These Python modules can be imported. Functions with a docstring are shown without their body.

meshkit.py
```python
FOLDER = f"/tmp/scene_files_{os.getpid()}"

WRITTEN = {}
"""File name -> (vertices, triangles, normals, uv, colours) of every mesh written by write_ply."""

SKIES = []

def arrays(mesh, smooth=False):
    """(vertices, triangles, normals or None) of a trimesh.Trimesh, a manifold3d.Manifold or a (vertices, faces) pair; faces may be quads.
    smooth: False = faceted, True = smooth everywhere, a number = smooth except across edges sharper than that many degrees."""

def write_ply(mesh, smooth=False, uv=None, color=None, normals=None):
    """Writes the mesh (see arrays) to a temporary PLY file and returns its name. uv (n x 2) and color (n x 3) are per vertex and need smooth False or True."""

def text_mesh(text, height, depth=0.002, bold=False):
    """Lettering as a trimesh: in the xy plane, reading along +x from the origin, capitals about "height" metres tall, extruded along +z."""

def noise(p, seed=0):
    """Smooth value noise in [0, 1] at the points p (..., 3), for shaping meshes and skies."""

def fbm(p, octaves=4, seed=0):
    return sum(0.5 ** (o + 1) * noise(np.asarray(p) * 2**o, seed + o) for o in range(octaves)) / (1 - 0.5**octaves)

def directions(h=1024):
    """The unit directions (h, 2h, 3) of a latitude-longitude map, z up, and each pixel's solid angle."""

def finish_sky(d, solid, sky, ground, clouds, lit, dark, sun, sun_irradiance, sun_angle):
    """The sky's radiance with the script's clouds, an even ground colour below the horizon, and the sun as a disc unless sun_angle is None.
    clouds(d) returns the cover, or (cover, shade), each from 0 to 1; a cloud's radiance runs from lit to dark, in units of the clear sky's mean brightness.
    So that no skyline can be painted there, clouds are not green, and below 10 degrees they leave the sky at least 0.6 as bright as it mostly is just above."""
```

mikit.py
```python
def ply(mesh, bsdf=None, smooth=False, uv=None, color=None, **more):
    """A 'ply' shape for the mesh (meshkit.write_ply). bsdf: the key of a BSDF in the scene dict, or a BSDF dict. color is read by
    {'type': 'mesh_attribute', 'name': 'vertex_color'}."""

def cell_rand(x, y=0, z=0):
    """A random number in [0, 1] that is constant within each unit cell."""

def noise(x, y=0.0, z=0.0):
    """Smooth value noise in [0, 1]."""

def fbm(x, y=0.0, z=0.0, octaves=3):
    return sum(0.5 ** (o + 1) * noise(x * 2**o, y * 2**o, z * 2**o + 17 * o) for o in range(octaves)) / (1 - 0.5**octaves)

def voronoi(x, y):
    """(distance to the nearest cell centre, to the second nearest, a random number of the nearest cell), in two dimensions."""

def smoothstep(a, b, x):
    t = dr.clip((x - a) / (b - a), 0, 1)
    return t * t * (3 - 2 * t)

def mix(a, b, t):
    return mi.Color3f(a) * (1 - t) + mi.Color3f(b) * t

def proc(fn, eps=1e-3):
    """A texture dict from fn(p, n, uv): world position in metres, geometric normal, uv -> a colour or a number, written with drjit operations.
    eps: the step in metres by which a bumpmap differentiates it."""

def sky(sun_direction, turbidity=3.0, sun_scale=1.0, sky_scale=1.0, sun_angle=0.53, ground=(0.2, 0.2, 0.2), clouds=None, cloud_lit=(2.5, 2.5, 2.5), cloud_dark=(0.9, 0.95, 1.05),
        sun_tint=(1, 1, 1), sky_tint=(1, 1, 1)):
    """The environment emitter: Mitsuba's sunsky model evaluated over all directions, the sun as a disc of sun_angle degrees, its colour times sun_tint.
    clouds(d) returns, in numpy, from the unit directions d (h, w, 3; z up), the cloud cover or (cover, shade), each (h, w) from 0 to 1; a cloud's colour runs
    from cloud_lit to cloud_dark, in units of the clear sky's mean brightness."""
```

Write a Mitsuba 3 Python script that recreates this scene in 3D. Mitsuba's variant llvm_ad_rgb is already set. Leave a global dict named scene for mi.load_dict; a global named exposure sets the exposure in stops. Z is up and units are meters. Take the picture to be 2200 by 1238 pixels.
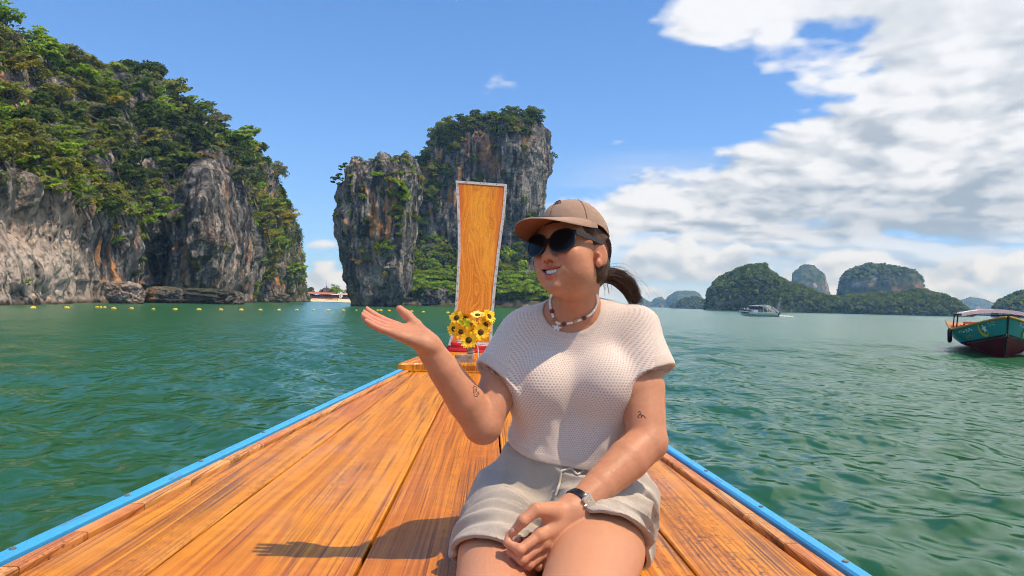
import math, random
import numpy as np, trimesh, mitsuba as mi, drjit as dr, mikit, meshkit
from mikit import proc, ply, mix, smoothstep, noise, fbm, voronoi, cell_rand
from scipy.spatial import cKDTree
from scipy.ndimage import map_coordinates
T = mi.ScalarTransform4f
rng = np.random.default_rng(7)
scene, labels = {'type': 'scene'}, {}

# ------------------------------------------------------------------ camera, sky, exposure
EYE = np.array([0.0, 0.0, 1.65]); F = 1465.0
PITCH, ROLL = math.radians(1.29), math.radians(1.45)
FWD = np.array([0, math.cos(PITCH), math.sin(PITCH)])
R0 = np.array([1.0, 0, 0]); U0 = np.cross(R0, FWD)
CR = math.cos(ROLL) * R0 + math.sin(ROLL) * U0
CU = -math.sin(ROLL) * R0 + math.cos(ROLL) * U0
scene['camera'] = {'type': 'perspective', 'fov': 2 * math.degrees(math.atan(1100 / F)), 'fov_axis': 'x', 'near_clip': 0.05, 'far_clip': 30000.0,
                   'to_world': T().look_at(origin=EYE.tolist(), target=(EYE + FWD).tolist(), up=CU.tolist())}
exposure = 1.84
SUN = np.array([0.29, -0.12, 0.62]); SUN /= np.linalg.norm(SUN)

def survey(px, py, depth):
    """A place read off the photograph: pixel and its measured distance along the view, in metres."""
    return EYE + depth * (FWD + (px - 1100) / F * CR + (619 - py) / F * CU)

def sky_clouds(d):
    x, y, z = d[..., 0], d[..., 1], np.maximum(d[..., 2], 1e-3)
    az = np.degrees(np.arctan2(x, y)); el = np.degrees(np.arcsin(np.clip(z, 0, 1)))
    # the cloud deck seen in perspective (a layer overhead) and the puffy banks standing near the horizon
    k = 1.0 / (z + 0.16)
    lay = np.stack([x * k * 1.15, y * k * 1.15, np.full_like(x, 3.3)], -1)
    wob = meshkit.fbm(lay * 1.3, 3, 11) - .5
    lay = lay + wob[..., None] * np.array([.55, .35, 0])
    n1 = meshkit.fbm(lay * 2.1, 7, 3)
    up = np.stack([x * k * 1.15 + .05, y * k * 1.15 - .10, np.full_like(x, 3.3)], -1) + wob[..., None] * np.array([.55, .35, 0])
    n1u = meshkit.fbm(up * 2.1, 7, 3)
    edge = np.interp(el, [0, 4, 8, 9.8, 11.5, 13.0, 15.5, 17.0, 20, 24, 35, 60, 90], [6, 6, 7, 9, 17, 23, 26.5, 25.5, 20.5, 17.5, 20, 40, 60])
    bias = np.clip((az - edge) / 9.0, -1, 1)
    bias = np.where(np.abs(az) > 100, 0.05, bias)
    side = np.clip((-az - 70) / 40, 0, 1)
    bias = np.maximum(bias, side * 0.1 - 1 * (1 - side))
    n1 = n1 + .26 * (meshkit.fbm(lay * 13, 4, 5) - .5) * np.clip(el / 14, .3, 1)
    n1u = n1u + .26 * (meshkit.fbm((up) * 13, 4, 5) - .5) * np.clip(el / 14, .3, 1)
    body = 1.35 * (n1 - 0.5) + 0.27 * bias + 0.045
    body = body - .35 * np.clip(-.35 - bias, 0, 1)
    cover = np.clip(body / 0.15, 0, 1) ** 1.1
    cover = cover * np.clip((el - 3.0) / 3.0, 0, 1)
    shade = np.clip((n1u - n1) * 5.5 + 0.20 + np.clip(body - .2, 0, 1) * .8, 0, 1)
    base = np.clip(1 - np.abs(el - (7.0 + 4 * (n1 - .5))) / 2.6, 0, 1) * np.clip((az - 14) / 12, 0, 1)
    shade = np.clip(shade * (.35 + .65 * np.clip((24 - el) / 14, 0, 1)) + .55 * base, 0, 1)
    # thin veil under the deck
    st = np.stack([az * .05, el * .55, np.full_like(x, 1.7)], -1)
    veil = np.clip((meshkit.fbm(st, 5, 21) - .40) * 3.2, 0, .75) * np.clip((az - 2) / 8, 0, 1) * np.clip((13 - el) / 4, 0, 1) * np.clip(el / 1.5, 0, 1)
    # cumulus banks near the horizon
    def bank(a0, hw, e0, h, seed, sc=1.0):
        q = np.stack([az * .42 / sc, el * .62 / sc, np.full_like(x, seed * 3.1)], -1)
        f = meshkit.fbm(q, 6, seed)
        top = e0 + h * (1.15 * f + .15) * np.clip(1 - ((az - a0) / hw) ** 2, 0, 1) ** .6
        c = np.clip((top - el) / .35, 0, 1) * np.clip((el - e0) / .5 + 1.2 * (f - .35), 0, 1) * np.clip((1 - np.abs(az - a0) / hw) * 6, 0, 1)
        q2 = q + np.array([.25, .5, 0])
        s = np.clip((1 - (el - e0) / np.maximum(h * .55, .1)) * .9 + (meshkit.fbm(q2, 5, seed) - f) * 3.5, 0, 1)
        return c, s
    for a0, hw, e0, h, sd in ((14.5, 6.8, 1.9, 4.6, 41), (26, 6.0, 1.5, 3.8, 42), (36, 7.5, 1.7, 4.2, 43), (9.5, 4.5, .6, 2.2, 44), (30, 9, .5, 2.4, 45),
                              (-15.2, 3.6, .3, 3.6, 46), (-14.9, 2.2, 4.0, 1.2, 47), (49, 9, 1.2, 5, 48), (62, 8, .8, 4, 49), (-55, 9, .4, 3.5, 50), (-78, 12, .6, 4, 51), (80, 10, .9, 4.6, 52),
                              (20.5, 4.2, 3.9, 2.2, 53)):
        c, s = bank(a0, hw, e0, h, sd)
        shade = shade * (1 - c) + s * .8 * c
        cover = np.maximum(cover, c * .97)
    tot = np.clip(cover + veil * (1 - cover), 0, 1)
    shade = np.where(cover > .02, shade, .12)
    low = np.clip(1 - el / 2.2, 0, 1) * .45        # bright haze at the horizon
    tot = np.clip(tot + low * (1 - tot), 0, 1)
    return tot, shade

scene['sky'] = mikit.sky(SUN.tolist(), turbidity=2.6, clouds=sky_clouds, cloud_lit=(2.2, 2.27, 2.4), cloud_dark=(.90, 1.08, 1.30), sky_scale=1.22, sun_scale=.84, sky_tint=(.86, 1.02, 1.30), sun_tint=(1, .97, .92), ground=(.05, .12, .10))

# ------------------------------------------------------------------ helpers
def rgb(*c):
    c = c[0] if len(c) == 1 else c
    return {'type': 'rgb', 'value': [float(v) for v in c]}

def mat(name, d, two=True):
    scene[name] = {'type': 'twosided', 'bsdf': d} if two else d
    return name

def prin(name, col, rough=.6, spec=.5, bump=None, two=True, **kw):
    d = {'type': 'principled', 'base_color': rgb(col) if isinstance(col, (tuple, list)) else (col if isinstance(col, dict) else proc(col)),
         'roughness': rough if isinstance(rough, (int, float)) else proc(rough), 'specular': spec, **kw}
    if bump is not None:
        fn, sc, eps = bump
        d = {'type': 'bumpmap', 'arbitrary': proc(fn, eps), 'scale': sc, 'bsdf': d}
    return mat(name, d, two)

VCOL = {'type': 'mesh_attribute', 'name': 'vertex_color'}
used = {}
def fresh(name):
    n = used.get(name, 0); used[name] = n + 1
    return name if n == 0 else f'{name}_{n:03d}'

def put(name, shape, parent=None):
    key = fresh((parent + '__' if parent else '') + name)
    scene[key] = shape
    return key

def say(key, label=None, cat=None, group=None, kind=None):
    d = labels.setdefault(key, {})
    for k, v in (('label', label), ('category', cat), ('group', group), ('kind', kind)):
        if v: d[k] = v
    return key

def thing(name, label, cat, group=None):
    key = fresh(name)
    return say(key, label, cat, group)

cat = trimesh.util.concatenate
def mesh(v, f): return trimesh.Trimesh(np.asarray(v, float), np.asarray(f, int), process=False)

def grid_faces(n, m, wrap=False):
    i, j = np.meshgrid(np.arange(n - 1), np.arange(m if wrap else m - 1), indexing='ij')
    j2 = (j + 1) % m
    a, b, c, d = i * m + j, i * m + j2, (i + 1) * m + j2, (i + 1) * m + j
    return np.vstack([np.stack([a, b, c], -1).reshape(-1, 3), np.stack([a, c, d], -1).reshape(-1, 3)])

def tube(pts, rad, sides=8, caps=True, flat=1.0):
    p = np.asarray(pts, float); n = len(p)
    t = np.gradient(p, axis=0); t /= np.linalg.norm(t, axis=1, keepdims=True) + 1e-12
    a = np.cross(t[0], [0, 0, 1.0] if abs(t[0][2]) < .9 else [1.0, 0, 0]); a /= np.linalg.norm(a)
    fr = []
    for k in range(n):
        a = a - t[k] * (a @ t[k]); a /= np.linalg.norm(a) + 1e-12
        fr.append((a, np.cross(t[k], a)))
    A = np.array([q[0] for q in fr]); B = np.array([q[1] for q in fr])
    ang = np.arange(sides) * 2 * np.pi / sides
    r = np.broadcast_to(rad, (n,))[:, None, None]
    v = p[:, None] + r * (np.cos(ang)[None, :, None] * A[:, None] + flat * np.sin(ang)[None, :, None] * B[:, None])
    v = v.reshape(-1, 3); f = grid_faces(n, sides, True)
    if caps:
        c0, c1 = len(v), len(v) + 1
        v = np.vstack([v, p[:1], p[-1:]])
        k = np.arange(sides)
        f = np.vstack([f, np.stack([np.full(sides, c0), (k + 1) % sides, k], -1), np.stack([np.full(sides, c1), (n - 1) * sides + k, (n - 1) * sides + (k + 1) % sides], -1)])
    return mesh(v, f)

def rbox(size, at=(0, 0, 0), bev=.1, M=None):
    """A box with chamfered edges."""
    s = np.asarray(size, float) / 2; b = min(bev, .45 * s.min() * 2) if bev < 1 else bev
    pts = []
    for sx in (-1, 1):
        for sy in (-1, 1):
            for sz in (-1, 1):
                for k in range(3):
                    q = s - b; q[k] = s[k]
                    pts.append(q * (sx, sy, sz))
    m = trimesh.convex.convex_hull(np.array(pts))
    v = np.asarray(m.vertices)
    if M is not None: v = v @ np.asarray(M).T
    return mesh(v + np.asarray(at), m.faces)

def rotz(a):
    c, s = math.cos(a), math.sin(a); return np.array([[c, -s, 0], [s, c, 0], [0, 0, 1.0]])
def rotx(a):
    c, s = math.cos(a), math.sin(a); return np.array([[1.0, 0, 0], [0, c, -s], [0, s, c]])
def roty(a):
    c, s = math.cos(a), math.sin(a); return np.array([[c, 0, s], [0, 1.0, 0], [-s, 0, c]])
def unit(v): v = np.asarray(v, float); return v / (np.linalg.norm(v, axis=-1, keepdims=True) + 1e-12)
def m44(M3, at):
    m = np.eye(4); m[:3, :3] = M3; m[:3, 3] = at; return T(m.tolist())
# ------------------------------------------------------------------ the sea
def wave_field():
    r = np.random.default_rng(5); W = []
    for k in range(90):
        lam = .24 * (11 ** r.random())                     # 0.35 to 5 m
        a = math.radians(200 + r.normal() * 42)            # the wind's heading
        amp = .0054 * lam ** .8 * (.5 + r.random()) 
        W.append((2 * np.pi / lam * math.sin(a), 2 * np.pi / lam * math.cos(a), r.random() * 6.283, amp, lam))
    return W
def sea():
    fine = np.radians(np.arange(-41, 41.01, .1)); rest = np.radians(np.arange(45, 316, 5.0))
    ang = np.concatenate([fine, rest])
    row = np.concatenate([[.0], 1.5 * 1.018 ** np.arange(0, 362)])            # to 900 m
    row = np.concatenate([row, np.geomspace(row[-1] * 1.1, 3500, 10)])
    Rr, A = np.meshgrid(row, ang, indexing='ij')
    x, y = Rr * np.sin(A), Rr * np.cos(A)
    step = np.gradient(row)[:, None]
    z = np.zeros_like(x); dx = np.zeros_like(x); dy = np.zeros_like(x)
    calm = .75 + .5 * meshkit.noise(np.stack([x / 9, y / 9, 0 * x], -1), 5)
    for kx, ky, ph, amp, lam in wave_field():
        fade = np.clip(lam / np.maximum(step, Rr * .0018) / 2.2 - .6, 0, 1)
        s = kx * x + ky * y + ph
        z += amp * fade * np.cos(s)
        kk = math.hypot(kx, ky); q = .8 * amp * fade
        dx -= q * kx / kk * np.sin(s); dy -= q * ky / kk * np.sin(s)
    z *= calm
    z[Rr > 1000] = 0
    v = np.stack([x + dx * calm, y + dy * calm, z], -1).reshape(-1, 3)
    return mesh(v, grid_faces(len(row), len(ang), True)[:, ::-1])
def ripples(p, n, uv):
    a = fbm(p.x * 2.6 + p.y * 1.1, p.y * 2.0 - p.x * .8, 0.0, 3)
    b = noise(p.x * 9 - p.y * 3, p.y * 8 + p.x * 2, 1.0)
    c = fbm(p.x * .5, p.y * .35, 4.0, 2)
    return a * .066 + b * .014 + c * .08
def sea_colour(p, n, uv):
    t = fbm(p.x * .02, p.y * .012, 2.0, 3)
    return mix((.013, .074, .028), (.022, .100, .046), t)
scene['sea_water'] = {'type': 'bumpmap', 'arbitrary': proc(ripples, .02), 'scale': 1.0, 'bsdf': {
    'type': 'principled', 'base_color': proc(sea_colour), 'roughness': .15, 'specular': .30}}
scene['sea_water'] = {'type': 'twosided', 'bsdf': scene['sea_water']}
put('water', ply(sea(), 'sea_water', smooth=True))
say('water', 'green choppy sea water of the bay', None, None, 'structure')
# ------------------------------------------------------------------ limestone: the headland, the rock pillar and the big rock
STAINS = [(survey(x, y, Z), a, h, c) for x, y, Z, a, h, c in (
    (75, 470, 92, 3.2, 6.0, 0), (105, 440, 93, 2.0, 5.0, 0), (165, 440, 99, 1.8, 4.0, 0), (40, 520, 86, 2.2, 3.0, 0), (120, 520, 94, 3.2, 6.0, 1), (60, 560, 88, 4.0, 4.0, 1), (170, 540, 99, 3.0, 6.0, 1),
    (428, 490, 140, 1.3, 5.5, 0), (470, 520, 142, 2.6, 4.5, 0), (455, 545, 140, 2.4, 4.0, 1), (505, 500, 150, 1.6, 5.0, 1), (525, 590, 165, 2.6, 4.5, 1),
    (1040, 320, 272, 2.6, 7.0, 0), (1060, 350, 272, 1.8, 5.0, 0), (1128, 300, 276, 2.2, 8.0, 0), (1150, 330, 278, 3.0, 9.0, 1), (1160, 420, 278, 2.6, 10.0, 1), (1135, 400, 276, 2.4, 9.0, 1),
    (806, 480, 160, 1.3, 1.6, 0), (800, 545, 160, 2.2, 2.5, 1), (868, 560, 160, 1.6, 4.5, 1), (790, 600, 160, 2.6, 2.6, 1), (872, 400, 160, 1.2, 3.0, 1))]
def rock_fn(p, n, uv):
    w = fbm(p.x * .11, p.y * .11, p.z * .06, 3) - .5
    st = fbm(p.x * .55 + w * 3, p.y * .55, p.z * .09 + w * 2, 4)                 # hanging streaks
    st2 = fbm(p.x * 1.7 + w * 2, p.y * 1.7, p.z * .22, 3)
    fine = fbm(p.x * 2.3, p.y * 2.3, p.z * 2.0, 4)
    big = fbm(p.x * .075 + 5, p.y * .075, p.z * .10 + w, 3)
    c = mix((.060, .062, .066), (.225, .215, .200), smoothstep(.32, .68, st * .6 + fine * .4))
    c = mix(c, (.42, .36, .31), smoothstep(.46, .64, st2 * .7 + fine * .3) * smoothstep(.40, .52, big) * .9)
    c = mix(c, (.52, .235, .085), smoothstep(.54, .66, st) * smoothstep(.47, .57, fbm(p.x * .09 - 3, p.y * .09, p.z * .045 + 9, 3)) * .9)
    c = mix(c, (.030, .031, .034), smoothstep(.46, .62, fbm(p.x * .8 + 9, p.y * .8, p.z * .10, 4)) * .85)
    c = mix(c, (.40, .33, .27), (1 - smoothstep(2.0, 8.5, p.z + fine * 5)) * .55 * smoothstep(.35, .6, big))
    for q, a, h, k in STAINS:
        d = (dr.square((p.x - q[0]) / (a * 1.25)) + dr.square((p.y - q[1]) / (a * 2.5 + 3)) + dr.square((p.z - q[2]) / h)) * (.45 + 1.1 * st)
        c = mix(c, (.50, .225, .085) if k == 0 else (.44, .39, .345), dr.exp(-d * 1.3) * smoothstep(.30, .62, st2 * .55 + fine * .45) * .95)
    west = smoothstep(-26., -52., p.x) * smoothstep(16., 5., p.z + (fine - .5) * 14) * smoothstep(120., 90., p.y)
    c = mix(c, mix((.36, .295, .255), (.54, .465, .41), fine), west * smoothstep(.34, .54, st2 * .6 + big * .4) * .9)
    c = mix(c, (.045, .030, .018), 1 - smoothstep(.2, 1.3, p.z + fine * .7))           # tide-stained foot
    moss = smoothstep(.50, .85, n.z + (fine - .5) * .7)
    return mix(c, mix((.030, .042, .012), (.085, .085, .035), fine), moss * .85)
def rock_relief(p, n, uv):
    a = fbm(p.x * .9, p.y * .9, p.z * .45, 4)
    b = dr.abs(fbm(p.x * 2.0 + 7, p.y * 2.0, p.z * .9, 4) - .5)
    return a * 1.3 - b * 1.6
prin('limestone', rock_fn, .85, .25, bump=(rock_relief, 1.0, .06))

def displaced(v, f, amt=1.0, seed=0, stretch=.35, big=1.0):
    m = mesh(v, f); n = np.array(m.vertex_normals)
    s = np.array([1, 1, stretch])
    d = big * 7.0 * (meshkit.fbm(v * s / 22.0, 3, seed) - .5) + 4.6 * (meshkit.fbm(v * s / 7.5, 3, seed + 5) - .5)
    rid = np.abs(meshkit.fbm(v * s / 5.0 + 31, 4, seed + 9) - .5)
    d += 1.6 - 7.0 * rid * 1.3
    d += 1.4 * (meshkit.fbm(v * np.array([1, 1, .8]) / 1.9, 3, seed + 13) - .5)
    return v + n * (d * amt)[:, None]

def on_water(px, depth):
    p = survey(px, 650, depth); p[2] = 0; return p
HORIZON = lambda px: 652.0 + (px - 1100) * .0254

ST_PX = np.array([-520, -300, -100, 0, 110, 200, 330, 400, 470, 540, 590, 616, 628, 640, 648, 654, 660, 668.])
ST_Z = np.interp(ST_PX, [-520, -300, 0, 150, 300, 380, 450, 530, 600, 632, 652, 668], [50, 62, 78, 95, 128, 143, 150, 178, 225, 262, 300, 325])
ST_TOP = np.interp(ST_PX, [-520, -300, -100, 0, 60, 110, 200, 330, 400, 470, 540, 590, 616, 628, 640, 648, 654, 660, 668],
                   [50, 30, 45, 62, 84, 115, 130, 172, 240, 275, 325, 390, 440, 475, 530, 575, 622, 646, 662.])
def headland():
    px = np.concatenate([np.linspace(-520, -20, 90)[:-1], np.linspace(-20, 560, 560)[:-1], np.linspace(560, 668, 190)])
    Z = np.interp(px, ST_PX, ST_Z); Z = np.convolve(np.pad(Z, 12, 'edge'), np.ones(25) / 25, 'valid')
    top = np.interp(px, ST_PX, ST_TOP)
    sb = np.interp(px, [-520, 0, 330, 560, 615, 668], [60, 56, 50, 40, 22, 6])
    bluff = np.exp(-((px - 465) / 78.0) ** 4)                   # the bare spur in the middle
    cave = np.exp(-((px - 318) / 34.0) ** 4)                    # the dark cleft left of it
    cave2 = np.exp(-((px - 560) / 16.0) ** 2)
    westcliff = 1 / (1 + np.exp((px - 235) / 22.0))
    t = np.concatenate([np.linspace(0, .72, 230)[:-1], np.linspace(.72, 1.0, 40)])
    V = np.zeros((len(px), len(t), 3))
    for i in range(len(px)):
        ray = survey(px[i], 650, 1.0) - EYE; ray[2] = 0; ray /= ray[1]
        base = EYE + ray * Z[i]; base[2] = 0
        h = (HORIZON(px[i]) - top[i]) / F * (Z[i] + sb[i]) + 1.65
        h = max(h, .5)
        a, b, c = westcliff[i], bluff[i], max(0, 1 - westcliff[i] - bluff[i])
        tt = [0, .05, .12, .22, .32, .42, .58, .72, .82, .92, 1.0]
        hh = a * np.array([-.05, .02, .10, .20, .29, .36, .62, 1.0, .9, .5, -.06]) + b * np.array([-.05, .02, .12, .26, .42, .58, .74, 1.0, .9, .5, -.06]) + c * np.array([-.05, .02, .10, .20, .32, .46, .68, 1.0, .9, .5, -.06])
        uu = a * np.array([0, .05, .03, .04, .00, .12, .55, 1.0, 1.3, 1.8, 2.2]) + b * np.array([.02, .06, .0, -.12, -.10, .06, .40, 1.0, 1.3, 1.8, 2.2]) + c * np.array([.10, .13, .16, .20, .26, .36, .60, 1.0, 1.3, 1.8, 2.2])
        H = np.interp(t, tt, hh) * h; Uo = np.interp(t, tt, uu) * sb[i]
        Uo += 11 * cave[i] * np.exp(-((H - 5) / 13.0) ** 4) + 8 * cave2[i] * np.exp(-((H - 4) / 8.0) ** 4)
        Uo += 3.2 * np.exp(-((H - 1.6) / 1.5) ** 2) * (1 - .6 * a) - 3.5 * a * np.exp(-((H - 2.5) / 4.0) ** 2)
        V[i] = base + ray * Uo[:, None]; V[i, :, 2] = H
    f = grid_faces(len(px), len(t))
    v = displaced(V.reshape(-1, 3), f, .85, 3)
    low = V.reshape(-1, 3)[:, 2] < -.3
    v[low, 2] = np.minimum(v[low, 2], -.8)
    m = mesh(v, f)
    c = m.triangles_center.mean(0)
    if (m.face_normals[np.abs(m.triangles_center[:, 2] - 12) < 8] @ FWD).mean() > 0: m = mesh(v, f[:, ::-1])
    return m, np.repeat(px, len(t)), np.tile(t, len(px))
HEAD, HEAD_PX, HEAD_T = headland()
put('headland', ply(HEAD, 'limestone', smooth=True))
say('headland', 'large limestone headland with bare cliffs under forest on the left', None, None, 'structure')

def column(prof, Z, depth, nt, nz, seed, jag=1.5, amt=.6, cap=.75, flute=1.0, front=None, stretch=.22, big=1.0):
    """A rock tower: prof lists (py, left px, right px) of its outline at distance Z."""
    prof = np.array(prof, float); prof = prof[np.argsort(-prof[:, 0])]
    s = Z / F
    zz = (HORIZON(prof[:, 1:].mean(1)) - prof[:, 0]) * s + 1.65
    def xs(col, k):
        return np.array([survey(q, y, Z)[0] for q, y in zip(prof[:, col], prof[:, 0])])
    L, Rr = xs(1, 0), xs(2, 0)
    top = zz[-1]
    zl = np.concatenate([np.linspace(zz[0] - 1.5, top, nz), np.full(int(nz * .18), top)])
    k = np.concatenate([np.ones(nz), np.cos(np.linspace(0, np.pi / 2, int(nz * .18) + 1))[1:]])
    th = np.arange(nt) * 2 * np.pi / nt
    left, right = np.interp(zl, zz, L), np.interp(zl, zz, Rr)
    cx, rx = (left + right) / 2, (right - left) / 2
    cyw = survey(1100, 650, Z)[1]
    ce, se = np.cos(th), np.sin(th)
    sup = (np.abs(ce) ** 3 + np.abs(se) ** 3) ** (-1 / 3.0)
    dz = np.interp(zl, zz, front if front is not None else np.full(len(zz), 0.0))
    x = cx[:, None] + rx[:, None] * (ce * sup)[None] * k[:, None]
    yy = np.where(se[None] < 0, depth * np.minimum(rx, rx.mean() * 1.2)[:, None] + dz[:, None], depth * rx[:, None]) * (se * sup)[None] * k[:, None] + cyw
    z = np.repeat(zl[:, None], nt, 1)
    v = np.stack([x, yy, z], -1).reshape(-1, 3)
    spike = meshkit.fbm(np.stack([v[:, 0] / 1.3, v[:, 1] / 1.3, np.full(len(v), seed * 1.7)], -1) * (20 / max(20, top)) ** .5, 3, seed + 2) - .45
    up = np.clip((v[:, 2] - (top - .20 * (top - zz[0]))) / (.20 * (top - zz[0])), 0, 1)
    v[:, 2] += jag * 4 * spike * up
    f = grid_faces(len(zl), nt, True)
    n = mesh(v, f)
    v = displaced(v, f, amt, seed, stretch, big)
    a = np.arctan2(v[:, 1] - cyw, v[:, 0] - np.repeat(cx, nt))
    fl = meshkit.fbm(np.stack([v[:, 0] / 1.5, v[:, 1] / 1.5, v[:, 2] / 14 + 3], -1), 4, seed + 30) - .5
    nrm = unit(np.stack([np.cos(a), np.sin(a), 0 * a], -1))
    v = v + nrm * (fl * 3.2 * flute)[:, None]
    # a notch worn by the tide
    v = v - nrm * (1.0 * np.exp(-((v[:, 2] - 1.0) / 1.2) ** 2) * amt)[:, None]
    m = mesh(v, f)
    if m.volume < 0: m = mesh(v, f[:, ::-1])
    return m
PILLAR = column([(362, 764, 876), (372, 754, 892), (390, 748, 895), (415, 741, 893), (470, 737, 887), (510, 736, 884), (540, 743, 880), (570, 745, 874), (596, 746, 867), (612, 757, 861), (640, 764, 855), (662, 770, 851)],
                170, .8, 420, 420, 4, jag=2.3, amt=.66, flute=.8, big=.8, stretch=.4)
put('rock_pillar', ply(PILLAR, 'limestone', smooth=True))
say('rock_pillar', 'top-heavy grey limestone pillar standing alone in the water', None, None, 'structure')
ROCK = column([(256, 1092, 1142), (270, 1020, 1164), (290, 958, 1177), (316, 926, 1182), (340, 906, 1184), (366, 890, 1182), (400, 874, 1174), (440, 862, 1167), (490, 852, 1160), (530, 846, 1158), (560, 842, 1160), (600, 838, 1164), (640, 836, 1172), (658, 834, 1178)],
              290, .55, 460, 460, 8, jag=.5, amt=.9, flute=1.1, front=[2, 3, 4, 4, 3, 1, 0, 0, 0, 0, 0, 0, 0, 0][::-1])
put('big_rock', ply(ROCK, 'limestone', smooth=True))
say('big_rock', 'tall sheer limestone rock with orange stains and a wooded top behind the pillar', None, None, 'structure')
def talus():
    """The wooded slope of fallen rock at the foot of the big rock, toward the water."""
    n, k = 160, 60
    u = np.linspace(0, 1, n); t = np.linspace(0, 1, k)
    px = 858 + u * 345
    V = np.zeros((n, k, 3))
    for i in range(n):
        topy = np.interp(px[i], [858, 880, 905, 935, 985, 1080, 1120, 1160, 1180, 1203], [640, 560, 505, 500, 535, 520, 540, 590, 615, 655])
        Z0, Z1 = 234, 268
        h = (HORIZON(px[i]) - topy - 8) / F * 262 + 1.65
        for j in range(k):
            z = h * np.interp(t[j], [0, .15, .3, 1], [-.1, .14, .22, 1])
            p = survey(px[i], 650, Z0 + (Z1 - Z0) * t[j] ** .8); p[2] = z; V[i, j] = p
    f = grid_faces(n, k)
    m = mesh(V.reshape(-1, 3), f)
    if m.face_normals[:, 1].mean() > 0: f = f[:, ::-1]
    v = displaced(V.reshape(-1, 3), f, .5, 17)
    return mesh(v, f)
TALUS = talus()
put('rocky_shore', ply(TALUS, 'limestone', smooth=True))
say('rocky_shore', 'steep wooded foot of the big rock at the water', None, None, 'structure')

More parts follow.
